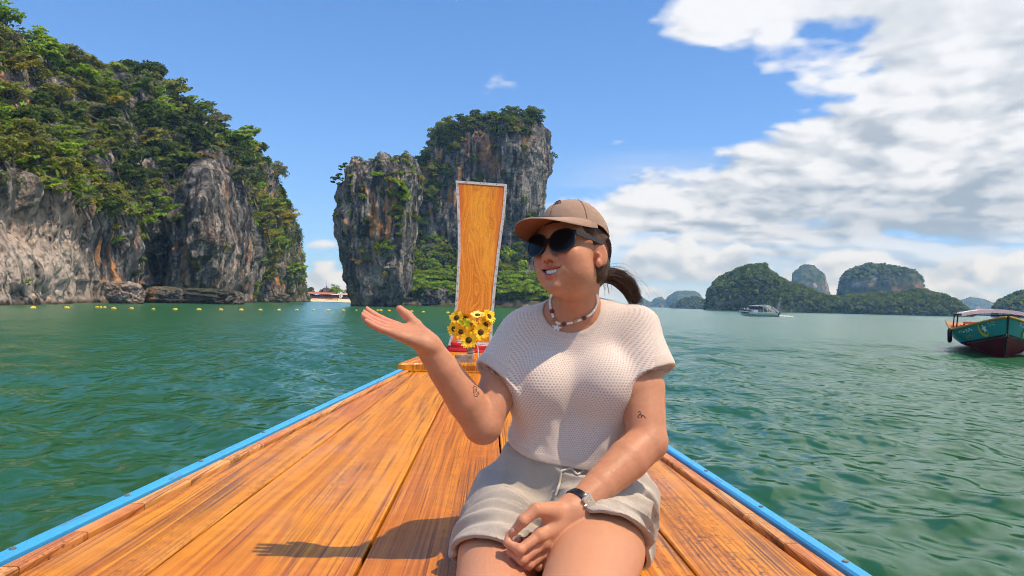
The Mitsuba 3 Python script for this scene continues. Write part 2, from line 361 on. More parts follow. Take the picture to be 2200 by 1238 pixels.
# far islands to the right: (outline, distance, kind)
def island(name, label, outline, Z, thick, seed, mat_, amt=1.0, steep=.5, nx=220, nt=70):
    o = np.array(outline, float)
    px = np.linspace(o[0, 0], o[-1, 0], nx); top = np.interp(px, o[:, 0], o[:, 1])
    hor = HORIZON(px)
    h = np.maximum((hor - top) / F * Z + 1.65, .2)
    jag = (meshkit.fbm(np.stack([px / 9, 0 * px, 0 * px + seed], -1), 4, seed) - .5) * 7 * Z / F * amt
    h = np.maximum(h + jag * np.clip(h / 12, 0, 1), .1)
    a = np.linspace(0, np.pi, nt)
    x = np.array([survey(q, 650, Z)[0] for q in px])
    w = thick * np.sqrt(np.clip(h / h.max(), 0.02, 1))
    up = np.sin(a) ** steep; out = -np.cos(a)
    v = np.stack([np.repeat(x[:, None], nt, 1) * (1 + out[None] * w[:, None] / Z), Z + out[None] * w[:, None], h[:, None] * up[None] * 1.03 - 2 * (1 - up[None])], -1)
    V = v.reshape(-1, 3)
    k = Z / 300.0
    d = (meshkit.fbm(V * np.array([1, 1, .6]) / (18 * k), 5, seed) - .5) * 9 * k * amt + (meshkit.fbm(V / (4 * k), 4, seed + 3) - .5) * 4.5 * k * amt
    f = grid_faces(nx, nt); m = mesh(V, f)
    if m.face_normals[: , 2].mean() < 0: f = f[:, ::-1]; m = mesh(V, f)
    V = V + m.vertex_normals * d[:, None]
    put(name, ply(mesh(V, f), mat_, smooth=True)); say(scene_last(), label, None, None, 'structure')
    return mesh(V, f)
def scene_last(): return list(scene)[-1]
def isle_fn(p, n, uv):
    s = .012
    a = fbm(p.x * .10, p.y * .10, p.z * .12, 4); st = fbm(p.x * .06, p.y * .06, p.z * .012, 4)
    leaf = mix((.016, .034, .010), (.060, .085, .026), smoothstep(.32, .68, a))
    stone = mix((.12, .12, .12), (.38, .30, .24), smoothstep(.38, .66, st))
    stone = mix(stone, (.40, .18, .08), smoothstep(.56, .66, fbm(p.x * .03, p.y * .03, p.z * .03, 3)) * .7)
    steepness = 1 - smoothstep(.10, .38, n.z + (a - .5) * .5)
    return mix(leaf, stone, steepness * smoothstep(.42, .56, fbm(p.x * .013 + 2, p.y * .013, p.z * .02, 3)))
def isle_relief(p, n, uv):
    return fbm(p.x * .16, p.y * .16, p.z * .14, 4) * 7
prin('island_cover', isle_fn, .9, .2, bump=(isle_relief, 1.0, .5))
ISLES = []
ISLES.append(island('island', 'wooded pointed island with a low wooded tail, nearest on the right', [(1526, 664), (1529, 632), (1540, 612), (1565, 598), (1588, 580), (1605, 570), (1625, 566), (1645, 569), (1655, 585), (1668, 597), (1690, 610), (1720, 622), (1745, 632), (1765, 634), (1800, 640), (1840, 634), (1880, 634), (1930, 634), (1985, 634), (2010, 637), (2035, 640), (2060, 654), (2078, 668), (2092, 678)], 620, 60, 3, 'island_cover', .8, .55, 420, 60))
ISLES.append(island('island', 'blue-grey dome-shaped island behind the pointed one', [(1693, 664), (1698, 610), (1705, 590), (1718, 577), (1735, 573), (1750, 577), (1765, 590), (1775, 605), (1784, 640), (1788, 668)], 1500, 90, 5, 'island_cover', .5, .5))
ISLES.append(island('island', 'flat-topped island with steep reddish cliffs on the right', [(1800, 668), (1801, 632), (1808, 605), (1822, 590), (1845, 581), (1870, 577), (1900, 577), (1935, 581), (1965, 588), (1978, 603), (1981, 632), (1982, 670)], 1000, 110, 7, 'island_cover', .55, .22))
ISLES.append(island('island', 'wooded island cut by the right edge of the view', [(2132, 684), (2136, 662), (2150, 648), (2170, 638), (2200, 633), (2260, 628), (2330, 640), (2400, 690)], 640, 70, 9, 'island_cover', .7, .5))
ISLES.append(island('island', 'faint blue low hill between the two islands at the right', [(2040, 680), (2060, 648), (2085, 640), (2105, 643), (2130, 652), (2150, 664), (2180, 684)], 2600, 150, 11, 'island_cover', .3, .7))
ISLES.append(island('island', 'far blue double-peaked island beside the ponytail', [(1330, 660), (1350, 650), (1366, 634), (1376, 636), (1390, 646), (1400, 652), (1412, 643), (1420, 642), (1430, 650), (1440, 636), (1455, 629), (1475, 628), (1495, 632), (1508, 642), (1518, 652), (1530, 640), (1545, 636), (1570, 668)], 2300, 120, 13, 'island_cover', .45, .5))
ISLES.append(island('island', 'small dark wooded islet in front of the far blue peaks', [(1438, 664), (1446, 652), (1462, 645), (1480, 642), (1500, 643), (1512, 650), (1519, 664)], 1150, 45, 15, 'island_cover', .6, .5))
# ------------------------------------------------------------------ trees, shrubs and undergrowth
mat('leaf', {'type': 'principledthin', 'base_color': VCOL, 'roughness': .55, 'spec_trans': 0.0, 'diff_trans': .8, 'eta': 1.3}, False)
def bark_fn(p, n, uv): return mix((.07, .055, .04), (.20, .17, .14), fbm(p.x * 6, p.y * 6, p.z * 1.5, 3))
prin('bark', bark_fn, .9, .2)
TINT = {'dark': (.085, .130, .028), 'mid': (.155, .215, .038), 'olive': (.24, .255, .052), 'bright': (.24, .36, .038), 'yellow': (.38, .32, .04), 'dry': (.28, .21, .09), 'grey': (.20, .22, .11)}   # shared between reflection and transmission

def leaf_cards(c, nrm, size, r, tint, var=.35):
    """Small pointed leaf sprays (two triangles each) at c, facing nrm."""
    n = len(c)
    a = unit(np.cross(nrm, r.normal(size=(n, 3)))); b = np.cross(nrm, a)
    s = (size * (.55 + .9 * r.random(n)))[:, None]
    asp = (.45 + .35 * r.random(n))[:, None]
    v = np.stack([c - a * s, c + b * s * asp - a * s * .1, c + a * s, c - b * s * asp + a * s * .1], 1)
    v[:, [0, 2]] -= nrm[:, None] * (s * .25)[:, None]
    f = np.arange(n)[:, None] * 4 + np.array([[0, 1, 2, 0, 2, 3]])
    col = np.asarray(tint) * (1 + var * (r.random((n, 1)) * 2 - 1)) * (1 + .12 * (r.random((n, 3)) * 2 - 1))
    return v.reshape(-1, 3), f.reshape(-1, 3), np.repeat(col, 4, 0)

def crown(seed, kind, tint, n=460):
    """A crown of unit radius standing on the origin: leaf sprays gathered in clumps with gaps between."""
    r = np.random.default_rng(seed)
    k = {'umbrella': 13, 'round': 18, 'shrub': 8, 'wispy': 9}[kind]
    cs, rs = [], []
    for i in range(k):
        a = r.random() * 6.283; q = math.sqrt(r.random())
        if kind == 'umbrella': c = (q * .8 * math.cos(a), q * .8 * math.sin(a), .95 + .35 * r.random() - .4 * q * q - (.35 if i % 4 == 0 else 0))
        elif kind == 'round': u = r.random() ** .6; b = math.acos(1 - 1.45 * r.random()); c = (.72 * u * math.sin(b) * math.cos(a), .72 * u * math.sin(b) * math.sin(a), .85 + .75 * u * math.cos(b))
        elif kind == 'shrub': c = (q * .62 * math.cos(a), q * .62 * math.sin(a), .35 + .3 * r.random() * (1 - q))
        else: c = (q * .75 * math.cos(a), q * .75 * math.sin(a), .5 + 1.0 * r.random())
        cs.append(c); rs.append((.24 if kind == 'wispy' else .36) * (.7 + .6 * r.random()))
    w = np.array(rs) ** 2; idx = r.choice(k, n, p=w / w.sum())
    d = unit(r.normal(size=(n, 3))); d[:, 2] = np.abs(d[:, 2]) * .9 - .25
    flat = np.array([1, 1, .48 if kind == 'umbrella' else .75])
    c = np.array(cs)[idx] + d * flat * np.array(rs)[idx, None] * (.55 + .5 * r.random((n, 1)))
    nrm = unit(d * .8 + np.array([0, 0, .8]) + .5 * r.normal(size=(n, 3)))
    v, f, col = leaf_cards(c, nrm, .105 if n > 300 else .14, r, tint)
    shade = (.75 + .5 * r.random(k))[idx]
    col = col * np.repeat(shade, 4)[:, None]
    return v, f, col
def trunk(seed, kind):
    r = np.random.default_rng(seed); h = .95 if kind != 'shrub' else .35
    lean = r.normal(size=2) * .12
    t = [tube([(0, 0, -.35), (lean[0] * .3, lean[1] * .3, h * .35), (lean[0], lean[1], h)], [.075, .05, .03], 6)]
    for i in range(4):
        a = r.random() * 6.283
        t.append(tube([(lean[0] * .4, lean[1] * .4, h * .42), (.3 * math.cos(a), .3 * math.sin(a), h * .75), (.6 * math.cos(a), .6 * math.sin(a), h * 1.02)], [.035, .025, .010], 4))
    return cat(t)
PROTO = {}
for kind, tints in (('umbrella', ('dark', 'mid', 'olive', 'bright', 'yellow', 'grey')), ('round', ('dark', 'mid', 'olive', 'bright', 'grey')), ('shrub', ('mid', 'olive', 'bright', 'yellow', 'dry')), ('wispy', ('dark', 'mid'))):
    for j, tn in enumerate(tints):
        sd = 100 + 17 * len(PROTO)
        v, f, c = crown(sd, kind, TINT[tn], {'umbrella': 560, 'round': 620, 'shrub': 240, 'wispy': 300}[kind])
        PROTO[kind, tn] = (ply(mesh(v, f), 'leaf', smooth=False, color=c), ply(trunk(sd, kind), 'bark', smooth=True))

def pix(p):
    q = np.asarray(p) - EYE; d = q @ FWD
    return np.stack([1100 + F * (q @ CR) / d, 619 - F * (q @ CU) / d, d], -1)
def surface(m, n, r, sel=None):
    fa = m.area_faces * (1 if sel is None else sel)
    i = r.choice(len(fa), n, p=fa / fa.sum()); a, b = r.random((2, n)); sw = a + b > 1; a[sw], b[sw] = 1 - a[sw], 1 - b[sw]
    t = m.triangles[i]
    return t[:, 0] + a[:, None] * (t[:, 1] - t[:, 0]) + b[:, None] * (t[:, 2] - t[:, 0]), m.face_normals[i]
def inside(poly, q):
    import shapely
    return shapely.contains_xy(shapely.Polygon(poly), q[:, 0], q[:, 1])

def tree(name, cat_, label, group, p, n, size, kind, tint, a, tilt=.35, squash=1.0):
    key = thing(name, label, cat_, group)
    ax = unit(np.array([0, 0, 1.0]) * (1 - tilt) + n * tilt)
    x = unit(np.cross([0, 1.0, 0.2], ax)); M = np.stack([x, np.cross(ax, x), ax], 1) @ rotz(a)
    M = M * (np.array([1, 1, squash]) * size)
    cr, tr = PROTO[kind, tint]; tw = m44(M, p)
    put('crown', {**cr, 'to_world': tw}, key); put('trunk', {**tr, 'to_world': tw}, key)
    return key
TWORD = {'dark': 'dark green', 'mid': 'green', 'olive': 'olive', 'bright': 'bright green', 'yellow': 'yellow-leaved', 'dry': 'brownish', 'grey': 'grey-green'}
KWORD = {'umbrella': 'spreading', 'round': 'round-crowned', 'shrub': 'low', 'wispy': 'thin'}
def ordinal(n): return f"{n}{'th' if 10 <= n % 100 <= 20 else {1: 'st', 2: 'nd', 3: 'rd'}.get(n % 10, 'th')}"
def poisson(p, rad):
    keep, tr = [], []
    tree_ = cKDTree(p); dead = np.zeros(len(p), bool)
    for i in range(len(p)):
        if dead[i]: continue
        keep.append(i); dead[tree_.query_ball_point(p[i], rad[i])] = True
    return np.array(keep)

def forest_floor(name, label, m, sel, n, R, seed, tints, size=.42, rep=90, clump=14.0):
    """The canopy's small trees and bushes that cannot be told apart: leafy domes of radius about R."""
    r = np.random.default_rng(seed)
    p, nn = surface(m, n, r, sel)
    g = meshkit.fbm(p / clump, 3, seed)
    k = np.clip(((g + .13 * r.normal(size=n) - .28) * 2.2 * len(tints)), 0, len(tints) - 1).astype(int)
    col = np.array([TINT[t] for t in tints])[k] * (.75 + .5 * r.random((n, 1)))
    ax = unit(nn * .45 + np.array([0, 0, .55])); sz = R * (.6 + .8 * r.random(n))
    P, A, Z_, C = (np.repeat(q, rep, 0) for q in (p, ax, sz, col))
    d = unit(r.normal(size=P.shape)); d = d * np.sign((d * A).sum(1))[:, None] * np.where(r.random(len(d)) < .85, 1, -1)[:, None]
    lump = .62 + .75 * (meshkit.noise(d * 2.6 + np.repeat(r.random((n, 3)) * 40, rep, 0), seed) - .35)
    c = P + d * (Z_ * lump)[:, None] * np.array([1, 1, .72]) + A * (Z_ * .15)[:, None]
    nrm = unit(d * .7 + np.array([0, 0, .7]) + .45 * r.normal(size=P.shape))
    v, f, cc = leaf_cards(c, nrm, size, r, (1, 1, 1))
    put(name, ply(mesh(v, f), 'leaf', smooth=False, color=np.clip(cc * np.repeat(C, 4, 0), 0, 1)))
    say(scene_last(), label, 'undergrowth', None, 'stuff')

def view_out(m):
    c = m.triangles_center - EYE
    return (m.face_normals * unit(c)).sum(1)

def plant_headland():
    r = np.random.default_rng(21)
    q = pix(HEAD.triangles_center); vis = (view_out(HEAD) < .22) & (HEAD.triangles_center[:, 2] > 1.0)
    bareA = inside([(-500, 440), (0, 425), (60, 405), (130, 425), (175, 455), (240, 490), (300, 500), (318, 560), (300, 640), (260, 700), (-500, 700)], q)
    bareB = inside([(378, 420), (395, 350), (430, 326), (470, 322), (492, 372), (520, 415), (548, 470), (545, 540), (562, 590), (560, 690), (270, 690), (300, 600), (340, 500)], q)
    bareC = (q[:, 0] > 540) & (q[:, 1] > 612)
    vis &= (q[:, 0] > -420)
    veg = vis & ~bareA & ~bareB & ~bareC
    sel = np.where(veg & (q[:, 0] > -70), 1.0, 0)
    p, n = surface(HEAD, 9000, r, sel)
    d = pix(p)[:, 2]; qq = pix(p)
    rad = (1.7 + 2.0 * r.random(len(p)) ** 1.5) * np.clip(d / 130, .75, 1.5)
    pick = poisson(p, rad * .98)
    order = pick[np.argsort(d[pick] / rad[pick])]
    order = order[(qq[order, 0] > -60)]
    g = meshkit.fbm(p / 13, 3, 4)
    for c, i in enumerate(order[:225]):
        s = g[i] + .10 * r.normal()
        x = r.random()
        tn = 'dark' if s < .36 else ('mid' if s < .46 else ('olive' if s < .56 else ('grey' if s < .60 else 'bright')))
        if x > .955: tn = 'yellow'
        kind = 'umbrella' if r.random() < .68 or tn == 'yellow' else 'round'
        ty = np.interp(qq[i, 0], ST_PX, ST_TOP); fr = (qq[i, 1] - ty) / (HORIZON(qq[i, 0]) - ty)
        where = ('near the skyline' if fr < .16 else 'high up' if fr < .32 else 'halfway up' if fr < .5 else 'low down') + ' on the ' + ('far left' if qq[i, 0] < 110 else 'left part' if qq[i, 0] < 240 else 'middle' if qq[i, 0] < 380 else 'right shoulder' if qq[i, 0] < 520 else 'right flank') + ' of the left headland'
        tree('forest_tree', 'tree', f'{TWORD[tn]} {KWORD[kind]} tree {where}', 'trees of the left headland',
             p[i] - n[i] * rad[i] * .55 - np.array([0, 0, rad[i] * .45]), n[i], rad[i] * 1.12, kind, tn, r.random() * 6.3, .30, .9)
    forest_floor('undergrowth', 'tangle of bushes and small trees between the trees of the left headland', HEAD, np.where(veg, 1.0, 0) + np.where(vis & (bareB | bareA) & (HEAD.face_normals[:, 2] > .45), .12, 0) + .35 * (vis & bareC), 3700, 1.8, 31, ('dark', 'mid', 'olive', 'mid', 'bright', 'olive', 'grey'), .42, 75)
    # bushes on ledges of the bare cliffs
    spots = [(430, 563, 3.0, 'bright'), (408, 566, 2.4, 'olive'), (362, 530, 2.2, 'olive'), (402, 330, 3.0, 'dry'), (425, 345, 2.6, 'mid'), (440, 335, 2.4, 'dry'), (470, 318, 1.8, 'olive'), (242, 492, 2.0, 'yellow'), (252, 520, 1.9, 'bright'), (75, 402, 1.6, 'olive'),
             (380, 617, 1.5, 'mid'), (57, 606, .7, 'bright'), (375, 445, 1.6, 'mid'), (520, 470, 1.5, 'mid'), (560, 480, 1.9, 'bright'), (285, 590, 2.0, 'mid'), (300, 560, 2.4, 'mid')]
    rank = {q: k + 1 for k, q in enumerate(sorted(spots))}
    for (x, y, s, tn) in spots:
        o = EYE; dirv = unit(survey(x, y, 100) - EYE)
        vis_i = np.where(view_out(HEAD) < 0)[0]; c = HEAD.triangles_center[vis_i]
        t = (c - o) @ dirv; off = np.linalg.norm(c - o - t[:, None] * dirv, axis=1) + t * .001
        j = vis_i[np.argmin(off + np.maximum(0, t - 150) * .002)]
        tree('cliff_bush', 'bush', f'{TWORD[tn]} bush on a ledge of the headland cliff, {ordinal(rank[(x, y, s, tn)])} cliff bush from the left', 'bushes on the headland cliffs', HEAD.triangles_center[j] - HEAD.face_normals[j] * .4 - np.array([0, 0, .3 * s]), HEAD.face_normals[j], s * 1.15, 'shrub', tn, x * .1, .35)
plant_headland()

def plant_rocks():
    r = np.random.default_rng(22)
    q = pix(ROCK.triangles_center); vis = view_out(ROCK) < .25
    up = ROCK.face_normals[:, 2]
    lush = inside([(860, 520), (860, 350), (900, 290), (985, 235), (1060, 220), (1150, 225), (1150, 262), (1100, 292), (1055, 292), (1010, 285), (985, 320), (960, 400), (930, 470), (900, 560), (860, 640)], q)
    band = inside([(1100, 470), (1130, 420), (1150, 470), (1150, 560), (1180, 640), (1080, 640), (1085, 540)], q)
    sel = vis * (lush * (.4 + .6 * (up > -.1)) + band * .45 + .35 * (up > .45))
    p, n = surface(ROCK, 2600, r, sel)
    rad = 1.9 + 1.9 * r.random(len(p)); pick = poisson(p, rad * 1.05)
    g = meshkit.fbm(p / 16, 3, 9)
    for i in pick[:66]:
        tn = 'dark' if g[i] < .44 else ('mid' if g[i] < .56 else 'olive')
        kd = 'round' if r.random() < .6 else 'umbrella'; qx, qy = pix(p[i])[:2]
        where = ('on the left edge of the top' if qx < 960 else 'on the middle of the top' if qx < 1080 else 'on the right of the top') if qy < 305 else (('high on the left slope' if qy < 400 else 'low on the left slope') if qx < 1000 else ('on the sheer face' if qy < 450 else 'low on the right face'))
        tree('rock_tree', 'tree', f'{TWORD[tn]} {KWORD[kd]} tree {where} of the big rock', 'trees on the big rock', p[i] - n[i] * .8, n[i], rad[i] * 1.15, kd, tn, r.random() * 6, .35)
    forest_floor('undergrowth', 'bushes and creepers hanging on the tall rock behind the pillar', ROCK, sel, 520, 2.0, 33, ('dark', 'dark', 'mid', 'olive'), .55, 60)
    vis2 = (view_out(TALUS) < .25) & (TALUS.triangles_center[:, 2] > 3.0)
    p, n = surface(TALUS, 1500, r, vis2 * 1.0)
    rad = 2.2 + 2.0 * r.random(len(p)); pick = poisson(p, rad * 1.0)
    pick = pick[np.argsort(p[pick, 1])]
    g = meshkit.fbm(p / 12, 3, 12)
    for i in pick[:58]:
        tn = 'mid' if g[i] < .50 else 'bright'
        if p[i, 2] < 9 and r.random() < .5: tn = 'bright'
        kd = 'round' if r.random() < .5 else 'umbrella'; qx, qy = pix(p[i])[:2]
        where = ('at the water' if qy > 620 else 'halfway up' if qy > 575 else 'at the top') + ' of the wooded slope ' + ('beside the pillar' if qx < 920 else 'left of the bow post' if qx < 985 else 'behind the bow post' if qx < 1075 else 'right of the bow post')
        tree('shore_tree', 'tree', f'{TWORD[tn]} {KWORD[kd]} tree {where}', 'trees at the foot of the big rock', p[i] - np.array([0, 0, 1.2]), n[i], rad[i] * 1.25, kd, tn, r.random() * 6, .25)
    forest_floor('undergrowth', 'low bushes on the wooded foot of the big rock', TALUS, vis2 * 1.0, 420, 2.0, 35, ('dark', 'mid', 'bright', 'bright'), .55, 60)
    # the pillar's own shrubs
    vi = np.where(view_out(PILLAR) < .1)[0]; c = PILLAR.triangles_center[vi]; qc = pix(c)
    SP = [(812, 373, 1.9, 'bright', 'shrub'), (796, 362, 1.3, 'olive', 'shrub'), (838, 385, 1.7, 'olive', 'shrub'), (858, 398, 2.9, 'bright', 'shrub'), (868, 420, 2.6, 'bright', 'shrub'), (846, 412, 2.2, 'mid', 'shrub'), (852, 442, 2.2, 'mid', 'shrub'), (900, 380, 1.8, 'yellow', 'shrub'),
                                (826, 525, 2.0, 'bright', 'shrub'), (840, 530, 1.4, 'bright', 'shrub'), (808, 528, 1.6, 'olive', 'shrub'), (775, 535, 1.8, 'olive', 'shrub'), (786, 552, 1.7, 'olive', 'shrub'), (862, 500, 1.6, 'mid', 'shrub'), (860, 482, 1.5, 'mid', 'shrub'), (765, 560, 1.5, 'dry', 'shrub'), (824, 590, 1.3, 'olive', 'shrub'), (818, 344, 1.0, 'olive', 'shrub'), (838, 345, 1.4, 'bright', 'shrub'),
                                (796, 465, 1.2, 'dry', 'shrub'), (846, 455, 1.8, 'mid', 'shrub'), (820, 412, 1.0, 'olive', 'shrub'), (756, 620, .9, 'yellow', 'shrub')]
    prank = {q: k + 1 for k, q in enumerate(sorted(SP))}
    for (x, y, s, tn, kind) in SP:
        j = vi[np.argmin(np.hypot(qc[:, 0] - x, qc[:, 1] - y))]
        tree('pillar_shrub', 'shrub', f'{TWORD[tn]} shrub on the limestone pillar, {ordinal(prank[(x, y, s, tn, kind)])} of its shrubs from the left', 'shrubs on the pillar', PILLAR.triangles_center[j] - PILLAR.face_normals[j] * .35 - np.array([0, 0, .25 * s]), PILLAR.face_normals[j], s, kind, tn, x * .37, .45)
    forest_floor('undergrowth', 'scattered plants hanging on the limestone pillar', PILLAR, (view_out(PILLAR) < .2) * np.clip((meshkit.fbm(PILLAR.triangles_center / 4.5, 3, 77) - .53) * 6, 0, 1) * (PILLAR.triangles_center[:, 2] > 8), 150, .75, 37, ('mid', 'olive', 'olive', 'bright'), .26, 34, 6)
    # the leaning trees on the pillar's left shoulder
    for (x, y, dx, dy, s, lab) in [(760, 368, -22, -10, 1.7, 'small tree leaning out from the top left corner of the pillar'), (750, 392, -24, -8, 2.1, 'wispy tree leaning far out over the left side of the pillar, below the top corner'), (742, 425, -9, -5, 1.1, 'tiny tree hanging from the left side of the pillar')]:
        key = thing('leaning_tree', lab, 'tree')
        j = vi[np.argmin(np.hypot(qc[:, 0] - x, qc[:, 1] - y))]; b = PILLAR.triangles_center[j]
        e = b + np.array([dx, 0, -dy]) * 170 / F
        put('trunk', ply(tube([b, (b + e) / 2 + np.array([0, 0, -.25]), e], [.22, .16, .10], 6), 'bark', smooth=True), key)
        put('crown', {**PROTO['wispy', 'dark'][0], 'to_world': m44(np.diag([s, s, s]), e - np.array([0, 0, s * .95]))}, key)
plant_rocks()

def plant_isles():
    r = np.random.default_rng(23)
    for k, (idx, n, size, R) in enumerate([(0, 4200, 1.35, 2.6), (2, 700, 2.2, 4.2), (3, 900, 1.5, 3.0), (6, 350, 2.4, 4.0)]):
        m = ISLES[idx]; c = m.triangles_center
        flat = m.face_normals[:, 2] > (.05 if idx in (0, 3, 6) else .55)
        sel = ((view_out(m) < .3) & (c[:, 2] > 1) & flat) * 1.0
        p, nn = surface(m, n, r, sel)
        rep = 16; P = np.repeat(p, rep, 0); sz = np.repeat(.6 + .8 * r.random(n), rep)
        d = unit(r.normal(size=P.shape)); d[:, 2] = np.abs(d[:, 2])
        nrm = unit(d + np.array([0, 0, .5]) + .3 * r.normal(size=P.shape))
        col = np.repeat(np.array([TINT[t] for t in ('dark', 'dark', 'mid', 'mid', 'dark')])[r.integers(0, 5, n)] * (.8 + .5 * r.random((n, 1))), rep, 0)
        v, f, cc = leaf_cards(P + d * (R * sz * (.5 + .3 * r.random(len(P))))[:, None] * np.array([1, 1, .8]), nrm, size, r, (1, 1, 1))
        put('far_forest', ply(mesh(v, f), 'leaf', smooth=False, color=cc * np.repeat(col, 4, 0)))
        say(scene_last(), ['tree canopy covering the nearest pointed island', 'tree canopy on top of the flat-topped island', 'tree canopy of the island at the right edge', 'tree canopy of the small dark islet'][k], 'forest', None, 'stuff')
plant_isles()
# ------------------------------------------------------------------ the long-tail boat under the camera
BA = math.radians(1.55); BM = rotz(BA)                        # its heading, a little left of the view
def bt(x, y, z): return np.stack(np.broadcast_arrays(x, y, z), -1) @ BM.T + np.array([-.125, 0, 0])
DECK = 1.0
def half(y): return np.interp(y, [0, 1.6, 3.2, 4.8, 6.35, 7.6], [1.06, 1.035, .925, .815, .705, .60])
def wood_fn(tone, dark, seed):
    def fn(p, n, uv):
        u, v = uv.x, uv.y                                        # u across the plank, v along it, in metres
        w = fbm(u * 7 + seed, v * .8, seed * 1.7, 3)
        ring = fbm(u * 62 + w * 8 + seed * 3, v * .55 + w, seed, 4)
        fine = fbm(u * 270 + w * 8, v * 2.2, seed + 4., 3)
        rays = smoothstep(.60, .80, noise(u * 130 + v * 30, v * 60, seed + 8.)) * smoothstep(.45, .6, w)
        c = mix(tone, dark, smoothstep(.38, .66, ring) * .85)
        c = mix(c, (.085, .026, .006), smoothstep(.52, .74, fine) * .7)
        c = mix(c, (.68, .33, .05), smoothstep(.46, .26, fine) * .45)
        c = mix(c, (.16, .06, .018), rays * .45)
        c = c * (.88 + .24 * noise(u * 16 + w * 3, v * 34, seed + 1.))
        worn = smoothstep(.58, .74, fbm(u * 3.2 + seed * 5, v * 1.3, 3. + seed, 4)) * (.4 + .6 * fine)
        c = mix(c, (.46, .27, .16), worn * .22)
        red = smoothstep(.50, .68, fbm(u * 2.0 - seed, v * .7, 7. + seed, 3))
        c = mix(c, (.46, .115, .022), red * .42)
        crack = smoothstep(.030, .0, dr.abs(noise(v * .9, seed * 3.) * .22 - .11 - (u - dr.floor(u / .34) * .34 - .17) * .5)) * smoothstep(.50, .62, noise(v * 2.3, seed + 5.)) 
        c = mix(c, (.06, .045, .04), crack * .6 * smoothstep(.4, .7, fine))
        spot = smoothstep(.80, .88, noise(u * 95 + w * 8, v * 60, seed + 2.)) * smoothstep(.5, .62, w)
        return mix(c, (.055, .035, .025), spot * .7)
    return fn
def wood_h(p, n, uv): return fbm(uv.x * 240, uv.y * 7, 0.0, 3) + .5 * noise(uv.x * 500, uv.y * 40)
def varnish(p, n, uv): return .20 + .30 * fbm(uv.x * 9, uv.y * 4, 1.0, 3)
for i, (t, d) in enumerate((((.60, .225, .006), (.37, .110, .004)), ((.63, .240, .007), (.39, .116, .004)), ((.53, .178, .008), (.36, .102, .005)), ((.56, .203, .008), (.39, .122, .005)))):
    prin(f'plank_wood_{i}', wood_fn(t, d, 1.0 + 2.7 * i), varnish, .28, bump=(wood_h, .0006, .0008), clearcoat=.12, clearcoat_gloss=.85)
prin('trim_wood', wood_fn((.66, .32, .11), (.46, .20, .065), 13.0), .45, .4, bump=(wood_h, .0006, .0008))
def post_fn(p, n, uv):
    u, v = uv.x, uv.y
    w = fbm(u * 3.2, v * 1.1, 5.0, 3) - .5; w2 = fbm(u * 6 + 9, v * 2.2, 2.0, 3) - .5
    r = dr.sqrt(dr.square(u * 3.4 + w * 2.2 + .1) + .05) + v * .22 + w2 * .8
    ring = .55 * noise(r * 26, w * 3, 1.0) + .45 * fbm(r * 60, w * 5 + v, 4.0, 3); fine = fbm(u * 150 + w * 30, v * 9 + w2 * 6, 3.0, 3)
    c = mix((.70, .235, .008), (.47, .125, .004), smoothstep(.36, .66, ring) * .8)
    c = mix(c, (.78, .34, .02), smoothstep(.5, .7, w + .5) * .5)
    c = mix(c, (.34, .09, .012), smoothstep(.55, .75, fine) * .45)
    return mix(c, (.55, .11, .012), smoothstep(.16, .24, dr.abs(u)) * .6)
prin('post_wood', post_fn, .35, .35, clearcoat=.12, clearcoat_gloss=.9)
prin('blue_paint', lambda p, n, uv: mix(mix((.055, .38, .78), (.045, .30, .66), fbm(p.x * 9, p.y * 5, p.z * 9, 3)), (.10, .16, .22), smoothstep(.66, .78, fbm(p.x * 40, p.y * 14, p.z * 40, 3)) * .6), .42, .4)
prin('grey_metal', lambda p, n, uv: mix((.46, .43, .42), (.26, .22, .20), smoothstep(.5, .75, fbm(p.x * 40, p.y * 40, p.z * 22, 3))), .5, .5, metallic=.25)
prin('dark_gap', (.030, .016, .010), .9, .1)
prin('bolt_metal', (.30, .28, .25), .45, .5, metallic=.6)
prin('hull_paint', lambda p, n, uv: mix((.30, .12, .05), (.22, .08, .03), fbm(p.x * 3, p.y * 3, p.z * 3, 3)), .5, .4)
BOAT = thing('longtail_boat', 'varnished orange wooden long-tail boat seen from aboard with blue rails and a tall bow post', 'boat')
def strip(xa, xb, y0, y1, z0, z1, n, bsdf, name, parent=BOAT, bev=.004, uoff=0.0):
    """A plank along the boat: xa(y), xb(y) its edges; chamfered top edges; uv across and along it."""
    y = np.linspace(y0, y1, n); a, b = xa(y), xb(y)
    prof = [(0, z0), (0, z1 - bev), (bev, z1), (-bev, z1), (0, z1 - bev), (0, z0)]
    cols = [bt(a, y, z0), bt(a, y, z1 - bev), bt(a + bev, y, z1), bt(b - bev, y, z1), bt(b, y, z1 - bev), bt(b, y, z0)]
    us = [a - .02, a, a + bev, b - bev, b, b + .02]
    V = np.stack(cols, 1); U = np.stack([np.stack([u + uoff, y + 0 * u], -1) for u in us], 1)
    f = grid_faces(n, 6)
    v = V.reshape(-1, 3); uv = U.reshape(-1, 2)
    ends = []
    for r in (0, n - 1): ends += [[r * 6, r * 6 + 1, r * 6 + 2], [r * 6, r * 6 + 2, r * 6 + 3], [r * 6, r * 6 + 3, r * 6 + 4], [r * 6, r * 6 + 4, r * 6 + 5]]
    f = np.vstack([f, ends])
    # split into flat-shaded triangles so that edges stay crisp
    m = ply(mesh(v[f].reshape(-1, 3), np.arange(3 * len(f)).reshape(-1, 3)), bsdf, smooth=False, uv=uv[f].reshape(-1, 2))
    return put(name, m, parent)
Y0, YF = 1.36, 6.36
G = .009
def lin(x0, x1): return lambda y: np.interp(y, [1.6, 5.6], [x0, x1])
inner = lambda s: (lambda y: s * (half(y) - .085))
seams = [lin(-.665, -.575), lin(-.185, -.185), lin(.185, .155), lin(.64, .50)]
edges = [inner(-1)] + seams + [inner(1)]
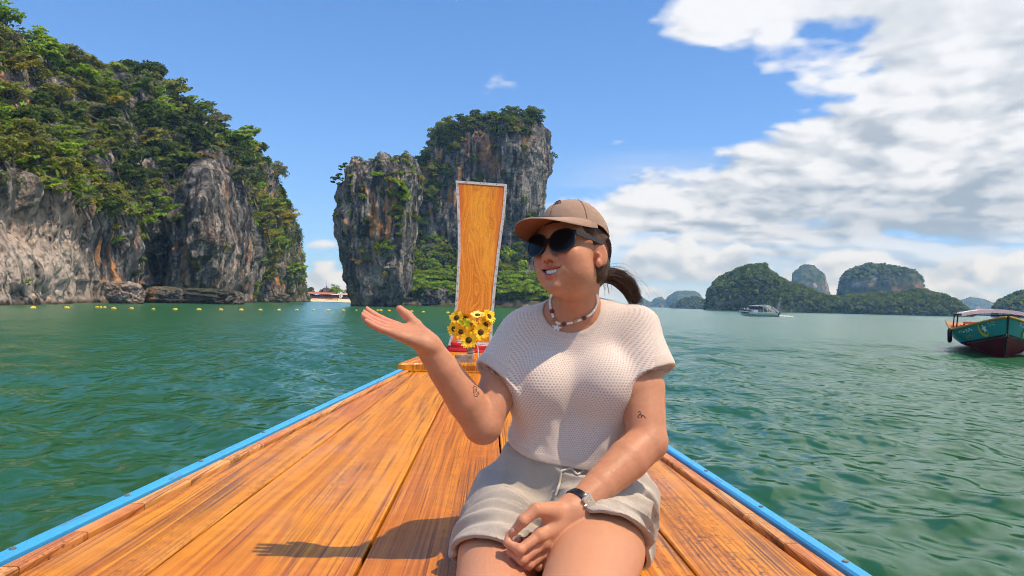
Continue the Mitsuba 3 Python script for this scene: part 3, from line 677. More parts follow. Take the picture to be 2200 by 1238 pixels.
for i in range(5):
    a, b = edges[i], edges[i + 1]
    def lo(y, a=a, b=b): return np.minimum(a(y), b(y) - .01) + G / 2
    def hi(y, a=a, b=b): return np.maximum(b(y), a(y) + .01) - G / 2
    strip(lo, hi, Y0, YF - .02, DECK - .035, DECK + (.0, .001, -.001, .0015, 0)[i], 60, f'plank_wood_{(0, 1, 2, 1, 3)[i]}', 'deck_plank', uoff=.17 * i)
strip(lambda y: -half(y) + .04, lambda y: half(y) - .04, Y0 + .02, YF, DECK - .09, DECK - .045, 20, 'dark_gap', 'under_deck')
# the trim beside the rail, in short blocks, and the rail
for s in (-1, 1):
    cuts = np.array([1.36, 1.62, 1.86, 2.12, 2.40, 2.70, 3.02, 3.4, 3.85, 4.3, 4.8, 5.3, 5.8, 6.30])
    for a, b in zip(cuts[:-1], cuts[1:]):
        o, i = (lambda y: s * (half(y) - .034)), (lambda y: s * (half(y) - .078))
        strip((lambda y: np.minimum(o(y), i(y))), (lambda y: np.maximum(o(y), i(y))), a + .002, b - .002, DECK - .04, DECK + .012, 4, 'trim_wood', 'trim_block', bev=.004, uoff=a)
    o, i = (lambda y: s * (half(y) + .018)), (lambda y: s * (half(y) - .024))
    strip((lambda y: np.minimum(o(y), i(y))), (lambda y: np.maximum(o(y), i(y))), Y0 - .1, YF + .02, DECK - .06, DECK + .022, 60, 'blue_paint', 'rail', bev=.006)
    for y in (1.70, 2.16, 2.62, 3.2, 3.9, 4.7, 5.5):
        m = trimesh.creation.cylinder(.0075, .006, sections=14); p = bt(s * (half(y) - .002), y, DECK + .0235)
        put('bolt', ply(mesh(np.asarray(m.vertices) + p, m.faces), 'bolt_metal', smooth=30), BOAT)
def hull():
    y = np.linspace(-3.5, 7.9, 60); V = []
    for yy in y:
        w = float(half(max(yy, 0))) if yy < 7.6 else .60 - (yy - 7.6) * 1.9
        k = np.clip((yy - 4.5) / 3.4, 0, 1)
        V.append([bt(s * w * f, yy, z + k * .25 * (z < .5)) for s, f, z in ((-1, 1.0, DECK - .03), (-1, .93, .55), (-1, .72, .12), (-1, .3, -.22), (1, .3, -.22), (1, .72, .12), (1, .93, .55), (1, 1.0, DECK - .03))])
    V = np.array(V); m = mesh(V.reshape(-1, 3), grid_faces(60, 8)); return m
put('hull', ply(hull(), 'hull_paint', smooth=30), BOAT)
strip(lambda y: -.9 + 0 * y, lambda y: .9 + 0 * y, -3.0, 1.34, .42, .46, 8, 'trim_wood', 'floor_board')
b = rbox((1.98, .05, .50), (0, 0, 0), .006); put('bulkhead', ply(mesh(np.asarray(b.vertices) @ BM.T + bt(0., 1.335, .71), b.faces), 'trim_wood', smooth=False), BOAT)

# raised head of the bow
def bow_head():
    """The thick board across the bow, its aft edge scalloped, then a deck narrowing to the stem."""
    x = np.linspace(-1, 1, 61); rows = []
    def aft(u): return 6.36 - .10 * np.exp(-((np.abs(u) - 1.0) / .18) ** 2) + .0 * u - .04 * np.exp(-(u / .25) ** 2)
    z1 = DECK + .075
    def row(yf, wf, z): return bt(x * wf, yf, z)
    w0 = .725
    R_ = [row(aft(x), w0, DECK - .02), row(aft(x), w0, z1 - .012), row(aft(x) + .012, w0 - .004, z1), row(6.9 + 0 * x, .655, z1 + .005), row(7.4 + 0 * x, .54, z1 + .02), row(7.9 + 0 * x, .30, z1 + .04), row(8.25 + 0 * x, .05, z1 + .05), row(8.25 + 0 * x, .05, DECK - .1)]
    V = np.array(R_); uv = np.stack([np.tile(x * .7, (len(R_), 1)), np.repeat(np.array([6.3, 6.35, 6.4, 6.9, 7.4, 7.9, 8.25, 8.3])[:, None], 61, 1)], -1)
    # its outer sides
    f = grid_faces(len(R_), 61)
    v, t = V.reshape(-1, 3), uv.reshape(-1, 2)
    k = len(v); side = []
    for e in (0, 60):
        ids = [r * 61 + e for r in range(1, 7)]; low = []
        for r in ids: v = np.vstack([v, v[r] - [0, 0, .2]]); t = np.vstack([t, t[r]]); low.append(len(v) - 1)
        for q in range(5): side += [[ids[q], ids[q + 1], low[q]], [low[q], ids[q + 1], low[q + 1]]]
    f = np.vstack([f, side])
    return ply(mesh(v[f].reshape(-1, 3), np.arange(3 * len(f)).reshape(-1, 3)), 'plank_wood_1', smooth=False, uv=t[f].reshape(-1, 2))
put('bow_board', bow_head(), BOAT)
strip(lambda y: -.64 + 0 * y, lambda y: .64 + 0 * y, 6.27, 6.375, DECK - .03, DECK + .014, 12, 'plank_wood_3', 'edge_batten', bev=.006)

# the bow post: a tall board flaring upward, edged with grey metal
PZ = 7.55
def post_outline():
    pts = [(963, 742), (972, 700), (979, 640), (983, 560), (983, 480), (981, 430), (978.5, 387), (1089, 394.5), (1085, 450), (1076, 520), (1068, 590), (1062, 650), (1058, 700), (1057, 742)]
    return np.array(pts, float)
def post():
    import shapely
    o = post_outline(); c = survey(1018, 742, PZ)
    lean = .30
    def to2(p):
        out = []
        for a, b in p:
            Z = PZ
            for _ in range(6): q = survey(a, b, Z); Z = PZ + lean * (q[2] - c[2])
            out.append((q[0] - c[0], q[2]))
        return np.array(out)
    P2 = to2(o)
    L, Rr = P2[:7], P2[7:][::-1]
    zz = np.linspace(P2[:, 1].min(), L[-1, 1], 60)
    from scipy.interpolate import PchipInterpolator as PI
    lx = PI(L[:, 1], L[:, 0])(np.clip(zz, L[0, 1], L[-1, 1])); zr = np.linspace(Rr[0, 1], Rr[-1, 1], 60); rx = PI(Rr[:, 1], Rr[:, 0])(zr)
    zz = np.linspace(L[0, 1], L[-1, 1], 60)
    out = shapely.Polygon(np.vstack([np.stack([lx, zz], -1), np.stack([rx, zr], -1)[::-1]]))
    inn = out.buffer(-.031, join_style=2)
    frame = out.difference(inn)
    M = np.stack([unit(np.array([1, .03, 0])), unit(np.array([0, lean, 1.0])), np.array([0, -1.0, 0])], 1)
    def solid(p, t, d0):
        m = trimesh.creation.extrude_polygon(p, t, engine='earcut'); m = m.subdivide_to_size(.25) if t < .1 else m
        v = np.asarray(m.vertices) - np.array([0, 0, t - d0]); w = np.stack([v[:, 0], v[:, 1], v[:, 2]], -1)
        P = np.stack([c[0] + w[:, 0], c[1] - w[:, 2] + .03 * w[:, 0] + lean * (w[:, 1] - c[2]), w[:, 1]], -1)
        return mesh(P, m.faces), np.stack([w[:, 0], w[:, 1]], -1)
    m, uv = solid(out.buffer(-.004), .10, 0.0); m.fix_normals()
    f = np.asarray(m.faces); key = put('bow_post', ply(mesh(np.asarray(m.vertices)[f].reshape(-1, 3), np.arange(3 * len(f)).reshape(-1, 3)), 'post_wood', smooth=False, uv=uv[f].reshape(-1, 2)), BOAT)
    say(key, 'tall varnished bow post flaring upward, edged with grey metal')
    m, _ = solid(frame, .112, .010); m.fix_normals(); put('edge_strip', ply(m, 'grey_metal', smooth=False), key)
    ring = np.array(out.buffer(-.0155, join_style=2).exterior.coords); s = np.concatenate([[0], np.cumsum(np.linalg.norm(np.diff(ring, axis=0), axis=1))])
    for d in np.arange(.1, s[-1], .19):
        x, z = np.interp(d, s, ring[:, 0]), np.interp(d, s, ring[:, 1])
        if z < L[0, 1] + .12: continue
        ic = trimesh.creation.icosphere(1, .0052); p = np.array([c[0] + x, c[1] - .010 + .03 * x + lean * (z - c[2]), z])
        put('rivet', ply(mesh(np.asarray(ic.vertices) * [1, .5, 1] + p, ic.faces), 'dark_gap', smooth=True), key)
    return c
POSTC = post()
# red cloth wound round the foot of the post
prin('red_cloth', lambda p, n, uv: mix((.50, .025, .035), (.36, .012, .022), fbm(p.x * 22, p.y * 22, p.z * 60, 3)), .75, .3, sheen=.5)
prin('white_cord', (.70, .67, .63), .8, .2)
def wrap(z0, r, seed, w, dpt):
    th = np.linspace(0, 2 * np.pi, 73)[:-1]; ph = np.linspace(0, 2 * np.pi, 25)[:-1]
    A, B = np.meshgrid(th, ph, indexing='ij')
    ce, se = np.cos(A), np.sin(A); sup = (np.abs(ce) ** 3.2 + np.abs(se) ** 3.2) ** (-1 / 3.2)
    rr = r * (.85 + .5 * meshkit.noise(np.stack([A * 1.3, B * 2.2, 0 * A + seed], -1), 3)) 
    fold = .010 * np.sin(B * 5 + A * 2.0 + 2 * np.sin(A * 2))
    x = (w * sup + np.cos(B) * (rr + fold)) * ce; y = (dpt * sup + np.cos(B) * (rr + fold)) * se
    z = z0 + np.sin(B) * (rr + fold) * 1.15 - .018 * np.cos(A * 2 + seed)
    v = np.stack([POSTC[0] + x + .0, POSTC[1] + .05 + y, z], -1).reshape(-1, 3)
    n, k = 72, 24
    f = []
    I, Jn = np.meshgrid(np.arange(n), np.arange(k), indexing='ij')
    a, b, c, d = I * k + Jn, I * k + (Jn + 1) % k, ((I + 1) % n) * k + (Jn + 1) % k, ((I + 1) % n) * k + Jn
    f = np.vstack([np.stack([a, c, b], -1).reshape(-1, 3), np.stack([a, d, c], -1).reshape(-1, 3)])
    m = mesh(v, f); m.fix_normals(); return m
zc = survey(1000, 752, PZ)[2]
ck_ = thing('red_sash', 'red cloth sash wound around the foot of the bow post', 'cloth')
put('cloth', ply(wrap(zc, .055, 2.0, .235, .055), 'red_cloth', smooth=True), ck_); put('cloth', ply(wrap(zc - .055, .045, 5.0, .225, .05), 'red_cloth', smooth=True), ck_)
put('cord', ply(wrap(zc + .070, .010, 8.0, .228, .05), 'white_cord', smooth=True), ck_)
# ------------------------------------------------------------------ sunflowers in their holder on the bow
prin('petal', lambda p, n, uv: mix((.86, .50, .010), (.90, .66, .03), fbm(p.x * 60, p.y * 60, p.z * 60, 2)), .6, .3, sheen=.3)
prin('petal_deep', lambda p, n, uv: mix((.80, .36, .006), (.88, .55, .02), fbm(p.x * 60, p.y * 60, p.z * 60, 2)), .6, .3)
prin('petal_pale', (.90, .72, .16), .6, .3)
prin('seed_head', lambda p, n, uv: mix((.045, .018, .010), (.30, .17, .05), smoothstep(.55, .8, noise(p.x * 420, p.y * 420, p.z * 420))), .9, .2)
prin('stem_green', (.10, .17, .03), .6, .3); prin('leaf_lime', (.42, .55, .02), .5, .3)
def petal_mesh(L, W, curl):
    t = np.linspace(0, 1, 6); w = W * np.sin(np.clip(t * .93 + .07, 0, 1) * np.pi) ** .65
    V = []
    for a, b in zip(t, w):
        z = curl * a * a * L
        V += [(a * L, -b, z + .12 * b), (a * L, 0, z - .18 * b), (a * L, b, z + .12 * b)]
    return mesh(V, grid_faces(6, 3))
FY = 6.62
hold = survey(1010, 790, FY)
def sunflower(px, py, dy, r, face, bsdf, label, n=15):
    """face: where the flower looks (image-left/right, toward the viewer, up)."""
    key = thing('sunflower', label, 'flower', None)
    c = survey(px, py, FY + dy); nrm = unit(face); x = unit(np.cross(nrm, [0, 0, 1.0])); y = np.cross(nrm, x); M = np.stack([x, y, nrm], 1)
    rg = np.random.default_rng(int(px * 7 + py)); kinds = [ply(petal_mesh(r * .74, r * .155, q), bsdf, smooth=True) for q in (.05, -.12, .20)]
    for k in range(n * 2):
        a = k * 2 * np.pi / n + (.5 * 2 * np.pi / n if k >= n else 0) + rg.normal() * .05; tilt = (.22 if k < n else .02) + rg.normal() * .10; s = (1.0 if k >= n else .86) * (.9 + .2 * rg.random())
        Q = M @ rotz(a) @ roty(-tilt); Q = Q * s
        put('petal', {**kinds[k % 3], 'to_world': m44(Q, c + M @ np.array([r * .24 * math.cos(a), r * .24 * math.sin(a), -.001 * (k >= n)]))}, key)
    ic = trimesh.creation.icosphere(3, 1.0); v = np.array(ic.vertices); v = v * (1 + .12 * (meshkit.noise(v * 9, 3) - .5))[:, None]
    put('seed_head', ply(mesh(v * np.array([r * .34, r * .34, r * .15]) @ M.T + c, ic.faces), 'seed_head', smooth=True), key)
    b = hold + np.array([rg.normal() * .008, rg.normal() * .008, .12]); mid = (c + b) / 2 - nrm * .03
    t = np.linspace(0, 1, 9)[:, None]; put('stem', ply(tube((1 - t) ** 2 * (c - nrm * .008) + 2 * t * (1 - t) * mid + t ** 2 * b, .0045, 6), 'stem_green', smooth=True), key)
FL = [(981, 683, .04, .082, (-.35, -1, .30), 'petal', 'sunflower at the upper left of the bunch on the bow'),
      (1000, 684, .08, .080, (-.1, -.6, -.45), 'petal_deep', 'sunflower tipped downward in the top row of the bunch, left of the pale one'),
      (1026, 677, .10, .080, (.0, -.5, 1.0), 'petal_pale', 'pale lemon sunflower seen edge-on at the top of the bunch'),
      (1051, 680, .06, .084, (.8, -.7, .55), 'petal', 'sunflower at the upper right corner of the bunch, turned to the right'),
      (975, 707, .0, .080, (-.55, -1, .05), 'petal', 'sunflower at the left edge of the bunch, in the middle row'),
      (990, 713, -.03, .076, (-.2, -1, .05), 'petal_deep', 'small sunflower just right of the leftmost middle one'),
      (1011, 698, .02, .080, (.05, -1, .45), 'petal', 'sunflower at the centre of the bunch'),
      (1043, 698, .03, .078, (.35, -1, .25), 'petal_deep', 'deep orange sunflower on the right of the bunch, below the corner one'),
      (1017, 713, -.02, .074, (.1, -1, -.05), 'petal_deep', 'sunflower half hidden behind its right neighbour in the lower middle'),
      (1033, 714, -.06, .088, (.15, -1, .15), 'petal', 'large open sunflower at the lower right of the bunch'),
      (1007, 731, -.08, .092, (-.05, -1, .10), 'petal', 'lowest sunflower of the bunch with a dark brown centre')]
for f in FL: sunflower(*f)
def sprig():
    key = thing('leaf_sprig', 'lime green leaf sprig between the sunflowers on the bow', 'leaf')
    c = survey(998, 701, FY - .04)
    for k, (dx, dz, a) in enumerate(((0, 0, .3), (.02, .005, 1.2), (-.018, .012, 2.2), (.004, .022, 1.6))):
        m = petal_mesh(.06, .017, .1); put('leaf', ply(mesh(np.asarray(m.vertices) @ (rotx(math.pi / 2) @ rotz(0)).T @ roty(-a).T + c + np.array([dx, -.004 * k, dz]), m.faces), 'leaf_lime', smooth=True), key)
    put('stem', ply(tube([c, hold + np.array([0, 0, .12])], .003, 5), 'stem_green', smooth=True), key)
sprig()
def holder():
    key = thing('flower_holder', 'weathered grey wooden holder with a plate, standing on the bow under the sunflowers', 'holder')
    fy = survey(1010, 760, FY); top = survey(1010, 745, FY); bot = np.array([hold[0], hold[1], DECK + .075])
    p = np.linspace(bot, top, 12); rr = .030 + .004 * np.sin(np.arange(12) * 1.7)
    put('tube', ply(tube(p, rr, 14), 'old_wood', smooth=35), key)
    b = rbox((.17, .030, .095), bev=.006); put('plate', ply(mesh(np.asarray(b.vertices) + np.array([hold[0] - .055, FY - .12, DECK + .105]), b.faces), 'old_wood', smooth=False), key)
    for k in (-1, 1): put('screw', ply(tube([np.array([hold[0] - .055 + k * .06, FY - .137, DECK + .125]), np.array([hold[0] - .055 + k * .06, FY - .128, DECK + .125])], .006, 8), 'dark_gap', smooth=False), key)
    t = np.linspace(0, 1, 16); r0 = np.array([hold[0] + .032, FY - .04, bot[2] + .20])
    put('string', ply(tube(r0 + np.stack([.035 * np.sin(t * 2.2) + .02 * t, -.02 * t, -.17 * t ** 1.4 + .02 * np.sin(t * 6)], -1), .005, 6), 'white_cord', smooth=True), key)
    a = np.linspace(0, 4 * np.pi, 60); put('string', ply(tube(np.stack([bot[0] + .036 * np.cos(a), bot[1] + .036 * np.sin(a), bot[2] + .05 + a * .004], -1), .0045, 5), 'white_cord', smooth=True), key)
prin('old_wood', lambda p, n, uv: mix((.42, .36, .31), (.16, .11, .08), fbm(p.x * 60, p.y * 60, p.z * 12, 3)), .8, .2)
holder()
# ------------------------------------------------------------------ smooth solids: signed distances and their surface
class Solid:
    def __init__(s): s.ops = []
    def _a(s, mode, fn, k, c, r): s.ops.append((mode, fn, k, np.asarray(c, float), float(r))); return s
    def ball(s, c, r, k=.01, mode='u'):
        c = np.asarray(c, float); return s._a(mode, lambda P: np.linalg.norm(P - c, axis=1) - r, k, c, r)
    def ell(s, c, r, k=.02, mode='u', M=None):
        c, r = np.asarray(c, float), np.asarray(r, float); M = np.eye(3) if M is None else np.asarray(M)
        def fn(P):
            q = (P - c) @ M
            a = np.linalg.norm(q / r, axis=1); b = np.linalg.norm(q / r ** 2, axis=1) + 1e-9
            return a * (a - 1) / b
        return s._a(mode, fn, k, c, r.max())
    def cone(s, a, b, ra, rb, k=.02, mode='u'):
        a, b = np.asarray(a, float), np.asarray(b, float); ba = b - a; L = ba @ ba
        def fn(P):
            t = np.clip((P - a) @ ba / L, 0, 1)
            return np.linalg.norm(P - a - t[:, None] * ba, axis=1) - (ra + (rb - ra) * t)
        return s._a(mode, fn, k, (a + b) / 2, math.sqrt(L) / 2 + max(ra, rb))
    def path(s, pts, rads, k=.02, mode='u', inner=None):
        for i in range(len(pts) - 1): s.cone(pts[i], pts[i + 1], rads[i], rads[i + 1], k if i == 0 or inner is None else inner, mode)
        return s
    def flatcone(s, a, b, ra, rb, side, flat, k=.02, mode='u'):
        """A tapered limb flattened by the factor flat along 'side'."""
        a, b, side = np.asarray(a, float), np.asarray(b, float), unit(side); ba = b - a; L = ba @ ba
        def fn(P):
            t = np.clip((P - a) @ ba / L, 0, 1); q = P - a - t[:, None] * ba
            w = q @ side; q = q + side * (w * (1 / flat - 1))[:, None]
            return (np.linalg.norm(q, axis=1) - (ra + (rb - ra) * t)) * min(1, flat * 1.15)
        return s._a(mode, fn, k, (a + b) / 2, math.sqrt(L) / 2 + max(ra, rb))
    def other(s, o, k=.01, mode='u', off=0.0, c=None, r=50.0):
        fn = lambda P, near=None: o(P, near) - off
        fn.solid = o
        return s._a(mode, fn, k, np.zeros(3) if c is None else c, r)
    def add(s, fn): return s._a('+', fn, 0, np.zeros(3), 50)
    def cut(s, fn, k=.004): return s._a('i', fn, k, np.zeros(3), 50)
    def __call__(s, P, near=None):
        P = np.asarray(P, float); d = np.full(len(P), 9.0)
        for mode, fn, k, c, r in (s.ops if near is None else near):
            if mode == '+': d = d + fn(P); continue
            b = fn(P)
            if mode == 'u':
                h = np.clip(.5 + .5 * (b - d) / k, 0, 1); d = b + (d - b) * h - k * h * (1 - h)
            else:
                b = -b if mode == 's' else b
                h = np.clip(.5 - .5 * (b - d) / k, 0, 1); d = b + (d - b) * h + k * h * (1 - h)
        return d
    def near(s, c, rad):
        out = []
        for o in s.ops:
            if not (o[0] in '+i' or np.linalg.norm(o[3] - c) < o[4] + rad + o[2] + .02): continue
            if hasattr(o[1], 'solid'):
                sub = o[1].solid.near(c, rad)
                if not any(q[0] == 'u' for q in sub):
                    continue
                o = (o[0], (lambda P, f=o[1], sub=sub: f(P, sub)), *o[2:])
            out.append(o)
        return out

def grad(S, P, e=4e-4):
    g = np.stack([S(P + e * np.eye(3)[k]) - S(P - e * np.eye(3)[k]) for k in range(3)], 1) / (2 * e)
    return g
def by_blocks(S, P, size=.10):
    """S at many points, each neighbourhood with only the pieces that reach it."""
    key = np.floor(P / size).astype(np.int64); _, inv = np.unique(key, axis=0, return_inverse=True); inv = inv.ravel()
    o = np.argsort(inv, kind='stable'); cuts = np.flatnonzero(np.diff(inv[o])) + 1
    d = np.empty(len(P))
    for idx in np.split(o, cuts):
        c = (key[idx[0]] + .5) * size; d[idx] = S(P[idx], S.near(c, size * .9))
    return d
def polygonise(S, lo, hi, h, B=8, iters=2):
    """Surface nets on a sparse grid of step h."""
    lo, hi = np.asarray(lo, float), np.asarray(hi, float); H = h * B
    n = np.ceil((hi - lo) / H).astype(int)
    I = np.stack(np.meshgrid(*[np.arange(k) for k in n], indexing='ij'), -1).reshape(-1, 3)
    d = by_blocks(S, lo + (I + .5) * H, .2)
    I = I[np.abs(d) < H * 1.15]
    loc = np.stack(np.meshgrid(*[np.arange(B + 1)] * 3, indexing='ij'), -1).reshape(-1, 3)
    G = (I[:, None] * B + loc[None]).reshape(-1, 3)
    D = by_blocks(S, lo + G * h).reshape(len(I), B + 1, B + 1, B + 1)
    G = G.reshape(len(I), B + 1, B + 1, B + 1, 3)
    cor = [(a, b, c) for a in (0, 1) for b in (0, 1) for c in (0, 1)]
    C = np.stack([D[:, a:B + a, b:B + b, c:B + c] for a, b, c in cor], -1)
    act = (C.min(-1) < 0) & (C.max(-1) >= 0)
    Cv, cell = C[act], G[:, :B, :B, :B][act]
    num, den = np.zeros((len(Cv), 3)), np.zeros(len(Cv))
    for i, p in enumerate(cor):
        for j, q in enumerate(cor):
            if j > i and sum(abs(a - b) for a, b in zip(p, q)) == 1:
                s = (Cv[:, i] < 0) != (Cv[:, j] < 0); t = np.where(s, Cv[:, i] / np.where(s, Cv[:, i] - Cv[:, j], 1), 0)
                num += s[:, None] * (np.array(p) + t[:, None] * (np.array(q) - np.array(p))); den += s
    v = lo + (cell + num / den[:, None]) * h
    m1 = np.array([1, 4001, 4001 * 4001], np.int64); ids = cell @ m1; order = np.argsort(ids); sid = ids[order]
    F = []
    idx = {c: i for i, c in enumerate(cor)}
    for ax in range(3):
        e = [0, 0, 0]; e[ax] = 1
        a, b = Cv[:, 0], Cv[:, idx[tuple(e)]]
        s = (a < 0) != (b < 0); u, w = (ax + 1) % 3, (ax + 2) % 3
        q, ok = [], s.copy()
        for du, dw in ((0, 0), (1, 0), (1, 1), (0, 1)):
            t = ids - du * m1[u] - dw * m1[w]; k = np.clip(np.searchsorted(sid, t), 0, len(sid) - 1)
            ok &= sid[k] == t; q.append(order[k])
        q = np.stack(q, 1)[ok]; flip = (a < 0)[ok]
        q[~flip] = q[~flip][:, ::-1]
        F.append(q)
    q = np.vstack(F); f = np.vstack([q[:, [0, 1, 2]], q[:, [0, 2, 3]]])
    v = snap(S, v, h, iters)
    m = mesh(v, f)
    if m.volume < 0: m = mesh(v, f[:, ::-1])
    return m
def snap(S, v, h, iters=2):
    for _ in range(iters):
        e = 5e-4
        d = by_blocks(S, v); g = np.stack([by_blocks(S, v + e * np.eye(3)[k]) for k in range(3)], 1); g = (g - d[:, None]) / e
        v = v - np.clip(d, -h, h)[:, None] * g / np.maximum((g ** 2).sum(1), .25)[:, None]
    return v
def refine(S, m, sel, h):
    """Splits the chosen faces once and lays the new points on the surface."""
    v, f = trimesh.remesh.subdivide(np.asarray(m.vertices), np.asarray(m.faces), face_index=np.flatnonzero(sel))
    m = trimesh.Trimesh(v, f, process=False); m.merge_vertices()
    v = snap(S, np.array(m.vertices), h, 2)
    return mesh(v, m.faces)
def strike(S, px, py, lo=.8, hi=2.6, off=0.0):
    """Where the line of sight through a photograph's pixel meets the solid."""
    px = np.atleast_1d(np.asarray(px, float)); py = np.atleast_1d(np.asarray(py, float))
    d = unit(FWD + ((px - 1100) / F)[:, None] * CR + ((619 - py) / F)[:, None] * CU); t = np.full(len(px), lo)
    for _ in range(90): t = np.minimum(t + .7 * (S(EYE + d * t[:, None]) - off), hi)
    return EYE + d * t[:, None]
# ------------------------------------------------------------------ the woman on the bow
PV = survey
J = dict(pel=PV(1205, 1072, 1.88), waist=PV(1222, 955, 1.87), rib=PV(1234, 835, 1.87), chest=PV(1238, 735, 1.88), neck=PV(1232, 668, 1.87),
         sR=PV(1126, 714, 1.87), sL=PV(1368, 708, 1.85), eR=PV(1036, 912, 1.71), wR=PV(911, 733, 1.655), eL=PV(1390, 950, 1.68), wL=PV(1232, 1096, 1.51),
         hR=PV(1092, 1100, 1.86), hL=PV(1316, 1088, 1.82), kR=PV(1044, 1352, 1.31), kL=PV(1240, 1322, 1.28))
HEADC = PV(1234, 555, 1.765)
yaw, pitch, roll = math.radians(41.5), math.radians(8), math.radians(7)
_f = np.array([-math.sin(yaw), -math.cos(yaw), 0]); _l = np.array([math.cos(yaw), -math.sin(yaw), 0]); _u = np.array([0, 0, 1.0])
_f, _u = math.cos(pitch) * _f + math.sin(pitch) * _u, math.cos(pitch) * _u - math.sin(pitch) * _f
_l, _u = math.cos(roll) * _l + math.sin(roll) * _u, math.cos(roll) * _u - math.sin(roll) * _l
HM = np.stack([_l, _f, _u], 1)                          # columns: her left, forward, up
def hd(x, y, z): return HEADC + HM @ np.array([x, y, z], float)
def hloc(P): return (np.asarray(P) - HEADC) @ HM

def hE(S, c, r, k=.02, mode='u', tilt=None):
    return S.ell(hd(*c), r, k, mode, HM if tilt is None else HM @ tilt)
def build_head(S):
    hE(S, (0, -.008, .050), (.074, .092, .084), .02)
    hE(S, (0, .035, -.012), (.064, .060, .082), .03)
    hE(S, (0, .040, -.062), (.053, .048, .044), .03)                    # jaw
    for x in (-1, 1):
        hE(S, (x * .036, .054, -.036), (.030, .034, .034), .035)        # cheeks
        hE(S, (x * .040, .072, -.012), (.022, .018, .016), .03)         # cheek bones
    hE(S, (0, .084, -.090), (.022, .018, .017), .025)                   # chin
    hE(S, (0, .086, .036), (.050, .016, .016), .02)                     # brow
    hE(S, (0, .066, .058), (.062, .028, .036), .03)
    hE(S, (0, .080, -.050), (.030, .022, .026), .02)                    # the mouth's bulge
    for x in (-1, 1):
        hE(S, (x * .031, .104, .016), (.019, .014, .013), .012, 's')    # eye sockets
        hE(S, (x * .031, .080, .015), (.015, .014, .012), .006)
    S.cone(hd(0, .090, .020), hd(0, .111, -.016), .0085, .0115, .014)   # nose
    hE(S, (0, .1135, -.021), (.0130, .0110, .0105), .008)
    for x in (-1, 1):
        hE(S, (x * .0145, .1010, -.0250), (.0092, .0118, .0088), .006)
        hE(S, (x * .0078, .1085, -.0330), (.0046, .0060, .0050), .003, 's')
    # lips, parted in a smile
    xs = np.linspace(-1, 1, 9)
    def arc(w, y0, z0, dip, ydrop): return [hd(w * t, y0 - ydrop * t * t, z0 + dip * t * t) for t in xs]
    S.path(arc(.0385, .1030, -.0465, .0045, .027), [.0022, .0040, .0052, .0055, .0048, .0055, .0052, .0040, .0022], .006, inner=.003)
    S.path(arc(.0370, .0995, -.0685, .0235, .0235), [.0024, .0048, .0068, .0080, .0084, .0080, .0068, .0048, .0024], .006, inner=.003)
    def gap(P):
        q = hloc(P); w = q[:, 0] / .0340
        zc = -.0558 + .0128 * w * w; half = np.maximum(.0078 * (1 - w * w), 0) 
        d = np.maximum(np.abs(q[:, 2] - zc) - half, np.maximum(np.abs(w) - 1, 0) * .0340)
        return np.maximum(d, .084 - q[:, 1])
    S._a('s', gap, .0016, hd(0, .1, -.055), .03)
    # the folds of the smile, and the dip under the lower lip
    gr = np.array([q for x in (-1, 1) for q in [np.array([x * a, b, c]) for a, b, c in zip(np.interp(np.linspace(0, 1, 24), [0, .5, 1], [.021, .036, .045]), np.interp(np.linspace(0, 1, 24), [0, .5, 1], [.106, .0975, .085]), np.linspace(-.020, -.054, 24))]] + [np.array([t, .096 - 12 * t * t, -.082 + 4 * t * t]) for t in np.linspace(-.014, .014, 12)])
    gt = cKDTree(gr)
    def groove(P):
        q = hloc(P); d = gt.query(q, distance_upper_bound=.02)[0]
        return np.where(np.isfinite(d), .0017 * np.exp(-(np.minimum(d, 1) / .0042) ** 2), 0.0)
    S.add(groove)
    # ears
    for x in (-1, 1):
        t = rotz(x * .35) @ rotx(-.18)
        hE(S, (x * .0760, -.010, .002), (.0085, .0185, .0310), .008, tilt=t)
        hE(S, (x * .0868, -.003, .006), (.0072, .0120, .0205), .003, 's', tilt=t)
        S.path([hd(x * .0800, -.012, .022), hd(x * .0805, -.010, .006), hd(x * .0795, -.004, -.012)], [.0022, .0030, .0026], .003, inner=.002)
        hE(S, (x * .0750, .000, -.024), (.0075, .0090, .0110), .006)
        S.ball(hd(x * .0770, .008, -.002), .0055, .004)

def hand(S, W, u, w, fing, thumb, palm, k=.010, tipr=1.0):
    """A hand from its wrist: u towards the fingers, w towards the index side, n out of the palm."""
    u = unit(u); w = unit(w - u * (w @ u)); n = np.cross(w, u)
    at = lambda q: W + u * q[0] + w * q[1] + n * q[2]
    for a, b, ra, rb in palm: S.flatcone(at(a), at(b), ra, rb, n, .62, .016)
    for pts, rad in fing: S.path([at(p) for p in pts], rad, .007, inner=.004)
    S.path([at(p) for p in thumb[0]], thumb[1], .012, inner=.006)
    return at

